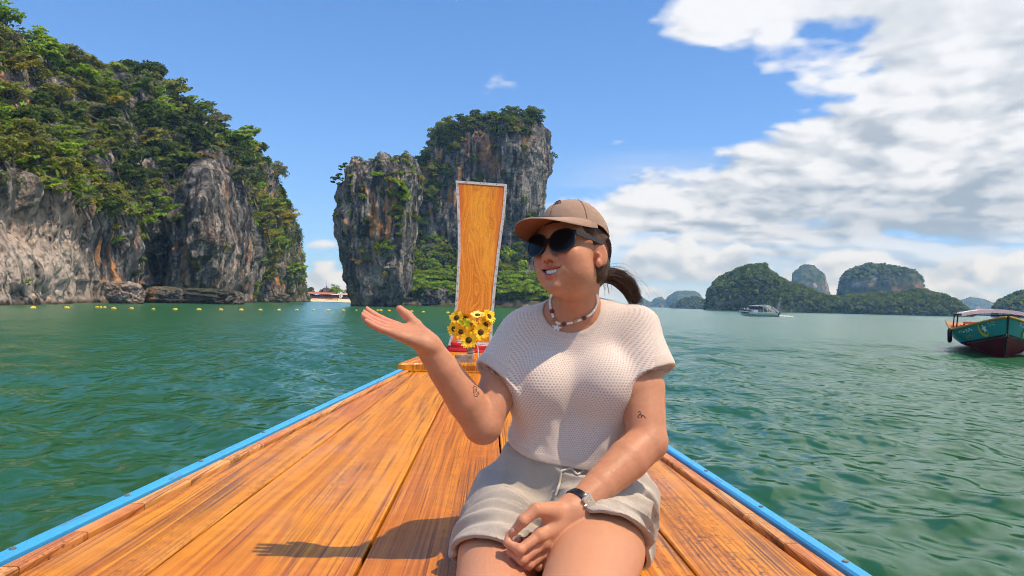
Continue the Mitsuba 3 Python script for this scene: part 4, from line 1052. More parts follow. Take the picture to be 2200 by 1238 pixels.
BODY, LIMB = Solid(), Solid()
_x = np.array([1.0, 0, 0]); _y = np.array([0, 1.0, 0]); _z = np.array([0, 0, 1.0])
def build_torso(S, fat=0.0):
    S.ell(J['pel'] + _z * .01, (.185 + fat, .125 + fat, .115 + fat), .03)
    S.ell(J['waist'] + _z * -.01, (.150 + fat, .112 + fat, .11 + fat), .08)
    S.ell(J['waist'] + _z * -.05 - _y * .055, (.12 + fat, .075 + fat, .08 + fat), .06)     # belly
    S.ell(J['rib'], (.150 + fat, .110 + fat, .150 + fat), .08)
    S.ell(J['chest'] - _z * .02, (.150 + fat, .095 + fat, .09 + fat), .07)
    S.cone(J['sR'], J['chest'] + _z * .015, .052 + fat, .075 + fat, .05); S.cone(J['sL'], J['chest'] + _z * .015, .052 + fat, .075 + fat, .05)
    S.cone(J['neck'] - _z * .02, J['sR'] * .55 + J['neck'] * .45 + _z * .005, .05 + fat, .035 + fat, .05); S.cone(J['neck'] - _z * .02, J['sL'] * .55 + J['neck'] * .45 + _z * .005, .05 + fat, .035 + fat, .05)
    for p in (PV(1163, 826, 1.772), PV(1304, 826, 1.762)):
        S.ell(p, (.074 + fat, .074 + fat, .076 + fat), .05)
def arm_upper(S, fat=0.0):
    S.path([J['sR'], J['sR'] * .45 + J['eR'] * .55, J['eR']], [.056 + fat, .054 + fat, .046 + fat], .04, inner=.006)
    S.path([J['sL'], J['sL'] * .45 + J['eL'] * .55, J['eL']], [.056 + fat, .057 + fat, .048 + fat], .04, inner=.006)
def build_body(S):
    build_torso(S); arm_upper(S); L = LIMB
    # forearms: thick below the elbow, thin and flat at the wrist
    for e, wr, r0 in ((J['eR'], J['wR'], .0455), (J['eL'], J['wL'], .048)):
        L.path([e, e * .72 + wr * .28, e * .35 + wr * .65, wr], [r0 - .001, r0 + .001, .0385, .0292], .03, inner=.004)
        L.ball(e + unit(e - wr) * .008, .036, .03)
    # legs
    for h, k, rm, rk in ((J['hR'], J['kR'], .094, .072), (J['hL'], J['kL'], .103, .084)):
        S.path([h, h * .5 + k * .5 + _z * .006, k], [.100, rm, rk], .05, inner=.01)
        an = k + np.array([0, .02, -.42]); S.path([k - _y * .01, k + np.array([0, .02, -.13]), an], [.060, .058, .036], .03, inner=.03)
        S.path([an + np.array([0, .03, -.05]), an + np.array([0, -.06, -.055]), an + np.array([0, -.15, -.065])], [.034, .032, .020], .03, inner=.02)
    # neck and head
    S.cone(J['neck'] - _z * .02, hd(0, -.018, -.045), .062, .058, .035)
    S.cone(J['neck'] - _y * .035 - _z * .01, hd(.03, .0, -.045), .020, .022, .03)
    build_head(S)
    # her right hand, palm up
    uR = np.array([-.93, -.02, .355]); wR = np.array([.10, .95, .24])
    rr = [.0098, .0092, .0084, .0070]
    def chain(b, seg, dirs):
        p = [np.array(b, float)]
        for L, (da, db, dc) in zip(seg, dirs): p.append(p[-1] + L * unit(np.array([da, db, dc], float)))
        return p
    fR = [(chain((.078, .028, .000), (.042, .025, .020), ((1, .06, -.02), (1, .05, .14), (1, .02, .30))), rr),
          (chain((.082, .008, -.001), (.046, .028, .021), ((1, .0, -.02), (1, .0, .16), (1, 0, .34))), rr),
          (chain((.077, -.012, -.001), (.042, .026, .020), ((1, -.06, -.02), (1, -.04, .16), (1, 0, .34))), rr),
          (chain((.069, -.030, .000), (.034, .021, .018), ((1, -.12, -.02), (1, -.10, .10), (1, -.06, .26))), [r * .88 for r in rr])]
    S.at_R = hand(L, J['wR'], uR, wR, fR, (chain((.010, .022, .006), (.034, .033, .026), ((.74, .54, .26), (.84, .32, .30), (.93, .10, .30))), [.0170, .0138, .0120, .0088]),
                  [((-.006, .0, 0), (.072, .026, -.001), .026, .0140), ((-.006, .0, 0), (.078, .008, -.002), .027, .0142), ((-.006, -.003, 0), (.073, -.012, -.002), .027, .0138), ((-.004, -.006, 0), (.064, -.028, 0), .024, .0125), ((.015, .010, .006), (.042, .028, .008), .020, .016), ((.015, -.012, .004), (.05, -.026, .004), .018, .014)])
    # her left hand, closed loosely over her lap
    P = lambda x, y, z: PV(x, y, z)
    W = J['wL']
    mcp = [P(1160, 1150, 1.442), P(1169, 1167, 1.454), P(1182, 1178, 1.470), P(1194, 1186, 1.488)]
    for m_, r in zip(mcp, (.0145, .0142, .0135, .0125)): L.flatcone(W, m_, .0265, r, np.array([.25, -.75, .6]), .72, .016)
    L.flatcone(W, P(1176, 1100, 1.470), .024, .017, np.array([.25, -.75, .6]), .8, .016)
    pip = [P(1117, 1182, 1.412), P(1122, 1203, 1.420), P(1137, 1214, 1.436), P(1158, 1217, 1.458)]
    dip = [P(1091, 1166, 1.420), P(1097, 1186, 1.432), P(1112, 1192, 1.452), P(1134, 1196, 1.476)]
    tip = [P(1094, 1148, 1.432), P(1112, 1162, 1.448), P(1130, 1164, 1.466), P(1150, 1170, 1.488)]
    for i in range(4):
        s = (1.0, 1.0, .96, .86)[i]
        L.path([mcp[i], pip[i], dip[i], tip[i]], [.0118 * s, .0104 * s, .0090 * s, .0074 * s], .007, inner=.004)
    L.path([P(1188, 1098, 1.472), P(1152, 1096, 1.438), P(1124, 1119, 1.422), P(1103, 1143, 1.426)], [.0185, .0140, .0118, .0088], .012, inner=.006)
    for i in range(4):
        s = (1.0, 1.0, .96, .86)[i]
        for q, r in ((mcp[i], .0128), (pip[i], .0110)): L.ball(q + unit(EYE - q + np.array([-.2, 0, .5])) * .0035, r * s * .92, .005)
    S.other(L, .007, c=np.array([.05, 1.6, 1.4]), r=.6)
build_body(BODY)
BOX = (np.array([-.36, 1.02, .48]), np.array([.50, 2.10, 2.02]))
skin = polygonise(BODY, BOX[0], BOX[1], .0042)
def near_any(c, pts, r): return (np.linalg.norm(c[:, None] - np.array(pts)[None], axis=2) < r).any(1)
c_ = skin.triangles_center
fine_ = (hloc(c_)[:, 2] > -.12) & (np.linalg.norm(c_ - HEADC, axis=1) < .19)
fine_ |= near_any(c_, [J['wR'] + np.array([-.06, 0, .03]), J['wR'] + np.array([-.13, 0, .05]), PV(1150, 1150, 1.47)], .095)
fine_ |= LIMB(c_) < .004
skin = refine(BODY, skin, fine_, .003)
c_ = skin.triangles_center; q_ = hloc(c_)
skin = refine(BODY, skin, (q_[:, 1] > .055) & (np.abs(q_[:, 0]) < .05) & (q_[:, 2] > -.085) & (q_[:, 2] < .0) & (np.linalg.norm(c_ - HEADC, axis=1) < .15), .002)

def skin_colour(v):
    base = np.array([.49, .225, .130]); q = hloc(v); n = len(v)
    c = np.tile(base, (n, 1)) * (1 + .10 * (meshkit.fbm(v / .03, 3, 3) - .5) * 2)[:, None]
    c *= (1 + .16 * (meshkit.fbm(v / .007, 2, 9) - .5))[:, None]
    rd = np.clip((meshkit.fbm(v / .055, 3, 14) - .5) * 5, 0, 1)[:, None]; c[:] = c * (1 - .22 * rd) + np.array([.56, .20, .12]) * .22 * rd
    sp = np.random.default_rng(5); mo = cKDTree(v[sp.integers(0, n, 60)]).query(v)[0]; c *= (1 - .55 * np.exp(-(mo / .0012) ** 2))[:, None]
    onhead = np.linalg.norm(v - HEADC, axis=1) < .17
    def blend(col, w): c[:] = c * (1 - w[:, None]) + np.array(col) * w[:, None]
    legs = np.clip((1.24 - v[:, 2]) / .06, 0, 1) * np.clip((1.66 - v[:, 1]) / .1, 0, 1)
    blend((.52, .255, .150), legs * .6)
    for x in (-1, 1): blend((.58, .17, .105), onhead * .50 * np.exp(-(((q[:, 0] - x * .042) / .024) ** 2 + ((q[:, 2] + .022) / .020) ** 2)) * (q[:, 1] > .03))
    blend((.56, .16, .10), onhead * .45 * np.exp(-((q[:, 0] / .013) ** 2 + ((q[:, 2] + .02) / .012) ** 2)) * (q[:, 1] > .09))
    xs = np.linspace(-1, 1, 25)
    up = np.array([(.0385 * t, .1030 - .027 * t * t, -.0465 + .0045 * t * t) for t in xs]); lo = np.array([(.0370 * t, .0995 - .0235 * t * t, -.0685 + .0235 * t * t) for t in xs])
    du = cKDTree(up).query(q)[0]; dl = cKDTree(lo).query(q)[0]
    ru = np.interp(q[:, 0] / .0385, [-1, -.5, 0, .5, 1], [.003, .0066, .0062, .0066, .003]); rl = np.interp(q[:, 0] / .0370, [-1, -.5, 0, .5, 1], [.003, .0080, .0098, .0080, .003])
    lip = np.maximum(np.clip((ru - du) / .0016 + .5, 0, 1), np.clip((rl - dl) / .0016 + .5, 0, 1))
    blend((.46, .10, .085), lip * .85)
    blend((.05, .012, .012), onhead * np.clip((.0945 - q[:, 1]) / .002, 0, 1) * (np.abs(q[:, 0]) < .034) * (np.abs(q[:, 2] + .0550 - 11 * q[:, 0] ** 2) < .0095) * (q[:, 1] > .07))
    blend((.16, .05, .03), onhead * np.exp(-(((np.abs(q[:, 0]) - .0066) / .0032) ** 2 + ((q[:, 2] + .0318) / .003) ** 2)) * (q[:, 1] > .1))
    # fingertips and palm are pinker
    pts = [BODY.at_R(p) for p in ((.15, 0, .01), (.13, .02, .01), (.13, -.03, .01), (.10, .04, .01), (.09, .06, .03))]
    w = np.exp(-(np.min([np.linalg.norm(v - p, axis=1) for p in pts], 0) / .035) ** 2); blend((.60, .22, .155), w * .7)
    w = np.exp(-(np.min([np.linalg.norm(v - p, axis=1) for p in (PV(1098, 1160, 1.445), PV(1112, 1184, 1.44), PV(1125, 1166, 1.48))], 0) / .03) ** 2); blend((.58, .19, .14), w * .7)
    for x in (-1, 1): blend((.55, .17, .11), onhead * .4 * np.exp(-(((q[:, 0] - x * .08) / .014) ** 2 + (q[:, 1] / .02) ** 2 + ((q[:, 2] - .0) / .03) ** 2)))
    return np.clip(c, 0, 1)
def skin_bump(p, n, uv): return fbm(p.x * 150, p.y * 150, p.z * 150, 2)
prin('skin', VCOL, .48, .30, bump=(skin_bump, .00022, .001), sheen=.15)
PERSON = thing('person', 'woman in tan cap and dark sunglasses sitting on the bow with one palm raised', 'person')
put('skin', ply(skin, 'skin', smooth=True, color=skin_colour(np.array(skin.vertices))), PERSON)

# ------------------------------------------------------------------ her clothes
NK0, NK1 = PV(1227, 660, 1.815), hd(0, -.01, -.03)
def shirt_outer(past=0.0):
    S = Solid()
    S.ell(J['waist'] + _z * -.01, (.162, .128, .13), .03)
    S.ell(J['waist'] + _z * -.03 - _y * .045, (.145, .095, .09), .08)
    S.ell(J['rib'], (.158, .118, .155), .08)
    S.ell(J['chest'] - _z * .02, (.158, .103, .098), .07)
    for a in ('sR', 'sL'):
        S.cone(J[a], J['chest'] + _z * .015, .056, .083, .05)
        S.cone(J['neck'] - _z * .02, J[a] * .55 + J['neck'] * .45 + _z * .005, .058, .043, .05)
    for p, w in ((PV(1163, 826, 1.772), PV(1172, 985, 1.80)), (PV(1304, 826, 1.762), PV(1282, 990, 1.79))):
        S.ell(p, (.080, .080, .080), .05)
        S.cone(p + _y * .012, w, .055, .060, .06)                      # cloth falling from the bust
    # sleeves flare away from the arm and end in a cuff
    A = Solid()
    for sh, el, cuff, out in (('sR', 'eR', .66, np.array([-.012, -.004, 0])), ('sL', 'eL', .56, np.array([.024, -.004, .002]))):
        e = J[sh] + (J[el] - J[sh]) * cuff; B = Solid().cone(J[sh] + _z * .004, e + out, .059, .079, .03)
        B.cut(lambda P, q=(sh, el): sleeve_cut(P, *q, *CUFF[q[0]]) - past, .003)
        S.other(B, .03, c=(J[sh] + e) / 2, r=.3)
    return S
CUFF = {'sR': (.60, (-.42, .1, 0)), 'sL': (.48, (.52, 0, -.25))}
def shirt_solid(t):
    S = Solid(); O = shirt_outer(.005 if t else 0.0)
    S.other(O, .001, 'u', 0.0, c=J['rib'], r=.6)
    def folds(P):
        q = P - J['rib']
        a = meshkit.noise(np.stack([q[:, 0] * 9 + q[:, 2] * 13, q[:, 1] * 5, q[:, 2] * 4 - q[:, 0] * 7], -1), 4) - .5
        b = meshkit.noise(np.stack([q[:, 0] * 26, q[:, 1] * 9, q[:, 2] * 5 + q[:, 0] * 9], -1), 8) - .5
        low = np.clip((-q[:, 2] - .01) / .12, 0, 1); arm = np.clip((np.abs(q[:, 0] - .02) - .13) / .05, 0, 1)
        pit = np.exp(-(np.linalg.norm(P - PV(1092, 806, 1.76), axis=1) / .05) ** 2) + np.exp(-(np.linalg.norm(P - PV(1372, 800, 1.76), axis=1) / .05) ** 2)
        c = meshkit.noise(np.stack([(q[:, 0] + q[:, 2] * .8) * 30, q[:, 1] * 4, (q[:, 2] - q[:, 0]) * 3], -1), 12) - .5
        return -.013 * a * (low + .6 * arm) - .009 * b * low - .018 * c * pit - .013 * c * low
    S.add(folds)
    S.add(lambda P: np.full(len(P), t))
    return S, folds
def hem_z(P): return 1.238 + .30 * (P[:, 1] - 1.72) - .10 * (P[:, 0] - .16)
def sleeve_cut(P, a, b, cuff, tilt):
    ax = unit(unit(J[b] - J[a]) + np.asarray(tilt)); e = J[a] + (J[b] - J[a]) * cuff
    return (P - e) @ ax
def in_sleeve(P):
    def seam(top, pit, sgn):
        z = P[:, 2]; x = np.where(z > pit[2], pit[0] + (top[0] - pit[0]) * (z - pit[2]) / (top[2] - pit[2]), pit[0] + sgn * .06 * (pit[2] - z))
        return sgn * (P[:, 0] - x)
    return seam(PV(1104, 690, 1.86), PV(1088, 812, 1.83), -1), seam(PV(1392, 690, 1.85), PV(1383, 815, 1.82), 1)
def shirt():
    O, _ = shirt_solid(0.0); I, _ = shirt_solid(.0068)
    neck = Solid().cone(NK0, NK1, .076, .070)
    S = Solid(); S.other(O, .001, c=J['rib'], r=.6)
    S._a('s', lambda P, near=None: I(P, near), .002, J['rib'], .6)
    S.ops[-1][1].solid = I
    S._a('s', neck, .003, (NK0 + NK1) / 2, .3)
    S.cut(lambda P: hem_z(P) - P[:, 2], .003)
    # hemmed edges stand a little proud
    band = lambda d, w: np.clip(1 - np.abs(d / w - .5) * 2, 0, 1) ** .3 * (d > 0) * (d < w)
    S.add(lambda P: -.0010 * band(P[:, 2] - hem_z(P), .021) - .0012 * band(neck(P), .016) - .0012 * np.where(in_sleeve(P)[0] > 0, band(-sleeve_cut(P, 'sR', 'eR', .60, (-.42, .1, 0)), .026), 0) - .0012 * np.where(in_sleeve(P)[1] > 0, band(-sleeve_cut(P, 'sL', 'eL', .48, (.52, 0, -.25)), .026), 0))
    return S
SHIRT = shirt()
shirt_m = polygonise(SHIRT, (-.22, 1.52, 1.14), (.50, 2.06, 1.74), .0034)
def split_shirt():
    c = shirt_m.triangles_center; r, l = in_sleeve(c)
    jit = .0
    part = np.where(r > jit, 1, np.where(l > jit, 2, 0))
    return part
def waffle_uv(v, part):
    if part == 0:
        # once round the chest and up it
        q = v - J['rib']; ang = np.arctan2(q[:, 0], -q[:, 1] + .02)
        return np.stack([ang * .155 + .02 * q[:, 0], v[:, 2] + .5 * (v[:, 1] - 1.76) * np.clip((q[:, 2] - .02) / .1, -.2, 1)], -1)
    a, b = ('sR', 'eR') if part == 1 else ('sL', 'eL')
    ax = unit(J[b] - J[a]); q = v - J[a]; s1 = unit(np.cross(ax, _y)); s2 = np.cross(ax, s1)
    return np.stack([np.arctan2(q @ s1, q @ s2) * .066, q @ ax], -1)
PX_, PZ_ = .0059, .0049
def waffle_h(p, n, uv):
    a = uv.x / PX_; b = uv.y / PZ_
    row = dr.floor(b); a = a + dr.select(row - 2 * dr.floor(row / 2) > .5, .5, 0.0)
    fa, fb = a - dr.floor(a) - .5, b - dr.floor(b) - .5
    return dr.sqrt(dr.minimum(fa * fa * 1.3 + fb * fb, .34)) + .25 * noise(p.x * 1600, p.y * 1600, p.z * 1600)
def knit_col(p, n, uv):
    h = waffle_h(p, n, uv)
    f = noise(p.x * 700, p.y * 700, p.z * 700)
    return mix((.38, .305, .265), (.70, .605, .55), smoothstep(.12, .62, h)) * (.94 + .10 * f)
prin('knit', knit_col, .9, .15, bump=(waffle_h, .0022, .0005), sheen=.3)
def hem_knit(p, n, uv): return mix((.50, .41, .355), (.64, .545, .49), noise(p.x * 420, p.y * 420, p.z * 420) * .7 + .3 * noise(p.x * 900, p.y * 900, p.z * 900))
def hem_h(p, n, uv): return noise(p.x * 380, p.y * 380, p.z * 380)
prin('knit_hem', hem_knit, .92, .15, bump=(hem_h, .0012, .0005), sheen=.3)
def sub(m, sel):
    f = m.faces[sel]; u, inv = np.unique(f, return_inverse=True)
    return mesh(m.vertices[u], inv.reshape(-1, 3))
def dress():
    part = split_shirt(); c = shirt_m.triangles_center
    neck = Solid().cone(NK0, NK1, .076, .070)
    collar = (neck(c) < .017) & (part == 0)
    hem = (c[:, 2] - hem_z(c) < .021) & (part == 0)
    cuffR = (-sleeve_cut(c, 'sR', 'eR', .60, (-.42, .1, 0)) < .026) & (part == 1); cuffL = (-sleeve_cut(c, 'sL', 'eL', .48, (.52, 0, -.25)) < .026) & (part == 2)
    body = (part == 0) & ~collar & ~hem
    nrm = np.array(shirt_m.vertex_normals)
    def lay(name, sel, part_, bsdf, parent):
        f = shirt_m.faces[sel]; u, inv = np.unique(f, return_inverse=True); v = shirt_m.vertices[u]
        m = mesh(v, inv.reshape(-1, 3)); key = fresh((parent + '__' if parent else '') + name)
        d = ply(m, bsdf, smooth=True, uv=waffle_uv(v, part_))
        d['filename'] = meshkit.write_ply((v, inv.reshape(-1, 3)), False, waffle_uv(v, part_), normals=nrm[u]); d['face_normals'] = False
        scene[key] = d; return key
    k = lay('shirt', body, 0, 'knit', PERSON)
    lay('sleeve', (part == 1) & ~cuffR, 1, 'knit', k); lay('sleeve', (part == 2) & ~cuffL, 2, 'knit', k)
    lay('collar', collar, 0, 'knit_hem', k); lay('hem', hem, 0, 'knit_hem', k); lay('cuff', cuffR, 1, 'knit_hem', k); lay('cuff', cuffL, 2, 'knit_hem', k)
    say(k, 'cream waffle-knit cropped top with rolled short sleeves')
dress()

def shorts_outer(S):
    S.ell(J['pel'] + _z * .015, (.194, .140, .122), .02)
    S.ell(J['waist'] - _z * .04 - _y * .012, (.172, .138, .12), .06)
    for h, k, ra, s in ((J['hR'], J['kR'], .107, -1), (J['hL'], J['kL'], .117, 1)):
        e = h + (k - h) * .72
        S.cone(h + _z * .004, e + np.array([s * .004, 0, .004]), ra, ra - .004, .05)
def shorts():
    def solid(t):
        O = Solid(); shorts_outer(O)
        def folds(P):
            q = P - J['pel']
            w = meshkit.noise(np.stack([q[:, 0] * 8, q[:, 1] * 6, q[:, 2] * 8], -1), 3)
            a = meshkit.noise(np.stack([q[:, 0] * 5 + w, q[:, 1] * 26 + q[:, 2] * 14 + q[:, 0] * 8 + w * 3, q[:, 2] * 6], -1), 5)
            b = meshkit.noise(np.stack([q[:, 0] * 30 + w * 2, q[:, 1] * 8, q[:, 2] * 5], -1), 6)
            c = meshkit.noise(np.stack([q[:, 0] * 14, q[:, 1] * 14, q[:, 2] * 14], -1), 15)
            up = np.clip((P[:, 2] - 1.18) / .06, 0, 1)
            crease = 1 - np.abs(a * 2 - 1)
            return -.028 * (crease - .5) * (1 - .6 * up) - .016 * (b - .5) * (.25 + up) - .017 * (c - .5)
        O.add(folds)
        if t: O.add(lambda P: np.full(len(P), t))
        return O
    O, I = solid(0.0), solid(.0100)
    S = Solid(); S.other(O, .001, c=J['pel'], r=.8)
    S._a('s', lambda P, near=None: I(P, near), .002, J['pel'], .8); S.ops[-1][1].solid = I
    S.cut(lambda P: P[:, 2] - 1.335, .003)
    def leg_l(P): return -(P[:, 1] - (1.455 - 1.1 * (P[:, 2] - 1.15) - .50 * P[:, 0] + 1.7 * np.maximum(P[:, 0] - .005, 0)))
    def leg_r(P): return -(P[:, 1] - (1.535 - .10 * (P[:, 0] - .20) - .95 * (P[:, 2] - 1.15) + 1.35 * np.maximum(.185 - P[:, 0], 0)))
    S.cut(lambda P: np.where(P[:, 0] < .105, leg_l(P), leg_r(P)), .003)
    S.cut(lambda P: 1.004 - P[:, 2], .006)
    band = lambda d, w: np.clip(1 - np.abs(d / w - .5) * 2, 0, 1) ** .3 * (d > 0) * (d < w)
    S.add(lambda P: -.0012 * np.where(P[:, 0] < .105, band(-leg_l(P), .022), band(-leg_r(P), .022)))
    return S
SHORTS = shorts()
shorts_m = polygonise(SHORTS, (-.24, 1.36, .96), (.48, 2.08, 1.36), .0031)
def linen(p, n, uv):
    a = noise(p.x * 900, p.y * 200, p.z * 200); b = noise(p.x * 200, p.y * 700, p.z * 900)
    return mix((.33, .295, .262), (.43, .39, .345), a * .5 + b * .5)
def linen_h(p, n, uv): return noise(p.x * 1000, p.y * 300, p.z * 300) + noise(p.x * 300, p.y * 800, p.z * 1000) + 3 * fbm(p.x * 60, p.y * 60, p.z * 60, 2)
prin('linen', linen, .92, .15, bump=(linen_h, .0005, .0006), sheen=.4)
sk = put('shorts', ply(shorts_m, 'linen', smooth=True), PERSON); say(sk, 'grey-beige linen shorts with a drawstring')
def cord(pts, rad, off, S, n=24):
    pts = np.array(pts, float); t = np.linspace(0, 1, n); k = np.linspace(0, 1, len(pts))
    px, py = np.interp(t, k, pts[:, 0]), np.interp(t, k, pts[:, 1])
    return strike(S, px, py, .9, 2.3, off)
prin('cotton_cord', (.55, .51, .46), .9, .1)
c1 = cord([(1236, 1003), (1206, 1012), (1202, 1040), (1193, 1066)], .003, .003, SHORTS)
put('drawstring', ply(tube(c1, .0032, 6), 'cotton_cord', smooth=True), sk)
c2 = cord([(1228, 1006), (1240, 1020), (1250, 1014), (1256, 1008)], .003, .003, SHORTS, 12)
put('drawstring', ply(tube(c2, .0030, 6), 'cotton_cord', smooth=True), sk)
# ------------------------------------------------------------------ cap, sunglasses, hair, necklace, watch, ink
CAPM = HM @ roty(-math.radians(6.5)); CAPO = HEADC + (HM - CAPM) @ np.array([0, 0, .075])
def cap_band(y): return .060 + .13 * y
def cap_pt(az, t, off=0.0):
    """A point of the cap's crown: az round the head (0 = front), t from the band (0) to the button (1)."""
    az, t = np.broadcast_arrays(np.asarray(az, float), np.asarray(t, float))
    th = t * np.pi / 2
    rr = np.cos(th) ** .86
    fr = np.cos(az)
    x = (.0840 + off) * np.sin(az) * rr; y = .002 + (.1020 + off + .003 * fr * np.sin(th * 2)) * fr * rr
    yb = .002 + .1045 * fr
    zb = cap_band(yb) - .0005
    z = zb + (.151 - zb) * np.sin(th) ** 1.08 + off * np.sin(th)
    return np.stack([x, y, z], -1) @ CAPM.T + CAPO
def cap():
    az = np.linspace(0, 2 * np.pi, 181)[:-1]; t = np.linspace(0, 1, 40)[:-1]
    A, Tt = np.meshgrid(az, t)
    seam = np.min([np.abs((A - s + np.pi) % (2 * np.pi) - np.pi) for s in np.radians([0, 62, 118, 180, 242, 298])], 0) * (1.02 - Tt)
    wr = (meshkit.fbm(np.stack([np.sin(A) * 3, np.cos(A) * 3, Tt * 4], -1), 3, 5) - .5) * .0040
    def shell(o):
        v = cap_pt(A, Tt, wr - .0013 * np.exp(-(seam / .016) ** 2) * (Tt > .02) + o).reshape(-1, 3)
        return np.vstack([v, cap_pt(np.array([0.]), np.array([1.]), o)])
    n = len(az)
    f = grid_faces(len(t), n, True); top = len(t) * n
    f = np.vstack([f, np.stack([(len(t) - 1) * n + np.arange(n), (len(t) - 1) * n + (np.arange(n) + 1) % n, np.full(n, top)], -1)])
    o, i = shell(0), shell(-.0025)
    k = np.arange(n); N = len(o)
    rim = np.vstack([np.stack([k, k + N, (k + 1) % n], -1), np.stack([(k + 1) % n, k + N, (k + 1) % n + N], -1)])
    m = mesh(np.vstack([o, i]), np.vstack([f, f[:, ::-1] + N, rim])); m.fix_normals(); return m
def visor():
    n, k = 61, 16
    A = np.linspace(-1, 1, n) * math.radians(80); s = np.linspace(0, 1, k)
    V = []
    for off in (.0016, -.0016):
        P = np.zeros((k, n, 3))
        for j in range(k):
            xi, yi = .0835 * np.sin(A), .002 + .1005 * np.cos(A)
            w = A / math.radians(80)
            L = .111 * (1 - np.abs(w) ** 2.6) ** .62
            x = xi * (1 + .02 * s[j]); y = yi + L * s[j]
            z = cap_band(.002 + .1045 * np.cos(A)) + .002 - .25 * L * s[j] - 2.0 * (x ** 2 - xi ** 2) - 1.6 * xi ** 2 * s[j] + off
            P[j] = np.stack([x, y, z], -1)
        V.append(P.reshape(-1, 3) @ CAPM.T + CAPO)
    f = grid_faces(k, n); N = k * n
    edge = np.concatenate([np.arange(n), np.arange(1, k) * n + n - 1, ((k - 1) * n + np.arange(n))[::-1][1:], (np.arange(1, k - 1) * n)[::-1]])
    e2 = np.roll(edge, -1)
    m = mesh(np.vstack(V), np.vstack([f, f[:, ::-1] + N, np.stack([edge, edge + N, e2], -1), np.stack([e2, edge + N, e2 + N], -1)])); m.fix_normals(); return m
def twill(p, n, uv):
    return mix((.285, .190, .145), (.345, .235, .180), noise(p.x * 300, p.y * 300, p.z * 300) * .5 + .5 * fbm(p.x * 60, p.y * 60, p.z * 60, 2))
def twill_h(p, n, uv): return noise(p.x * 900 + p.z * 700, p.y * 900, p.z * 300)
prin('twill', twill, .85, .2, bump=(twill_h, .0003, .0006), sheen=.2)
prin('visor_under', (.20, .085, .05), .8, .2)
prin('thread', (.10, .05, .035), .7, .2); prin('seam_thread', (.20, .12, .08), .8, .2)
ck = put('cap', ply(cap(), 'twill', smooth=40), PERSON); say(ck, 'tan twill baseball cap with a small brown arc emblem on its front')
put('visor', ply(visor(), 'twill', smooth=40), ck)
def visor_under():
    m = visor(); N = len(m.vertices) // 2; v = np.asarray(m.vertices)[N:] - CAPM[:, 2] * .0007
    
    f = grid_faces(16, 61); w = mesh(v, f); return w if (w.face_normals @ CAPM[:, 2]).mean() < 0 else mesh(v, f[:, ::-1])
put('visor_underside', ply(visor_under(), 'visor_under', smooth=True), ck)
bt = trimesh.creation.icosphere(2, 1.0); put('button', ply(mesh(np.array(bt.vertices) * np.array([.006, .006, .003]) @ HM.T + cap_pt(0, 1.0), bt.faces), 'twill', smooth=True), ck)
for a in (62, 298, 0, 118, 242): put('seam', ply(tube(cap_pt(np.full(16, math.radians(a)), np.linspace(.02, .985, 16), .0002), .0007, 5), 'seam_thread', smooth=True), ck)
def emblem():
    out = []
    for r in (.0085, .0150, .0215):
        a = np.linspace(0, math.pi / 2 if r > .007 else math.pi / 2, 12)
        du, dv = -.006 + r * np.cos(a), r * np.sin(a)
        out.append(tube(cap_pt((du - .001) / .075 + .10, .44 + dv / .105, .0010), .0021, 5))
    return cat(out)
put('emblem', ply(emblem(), 'thread', smooth=True), ck)

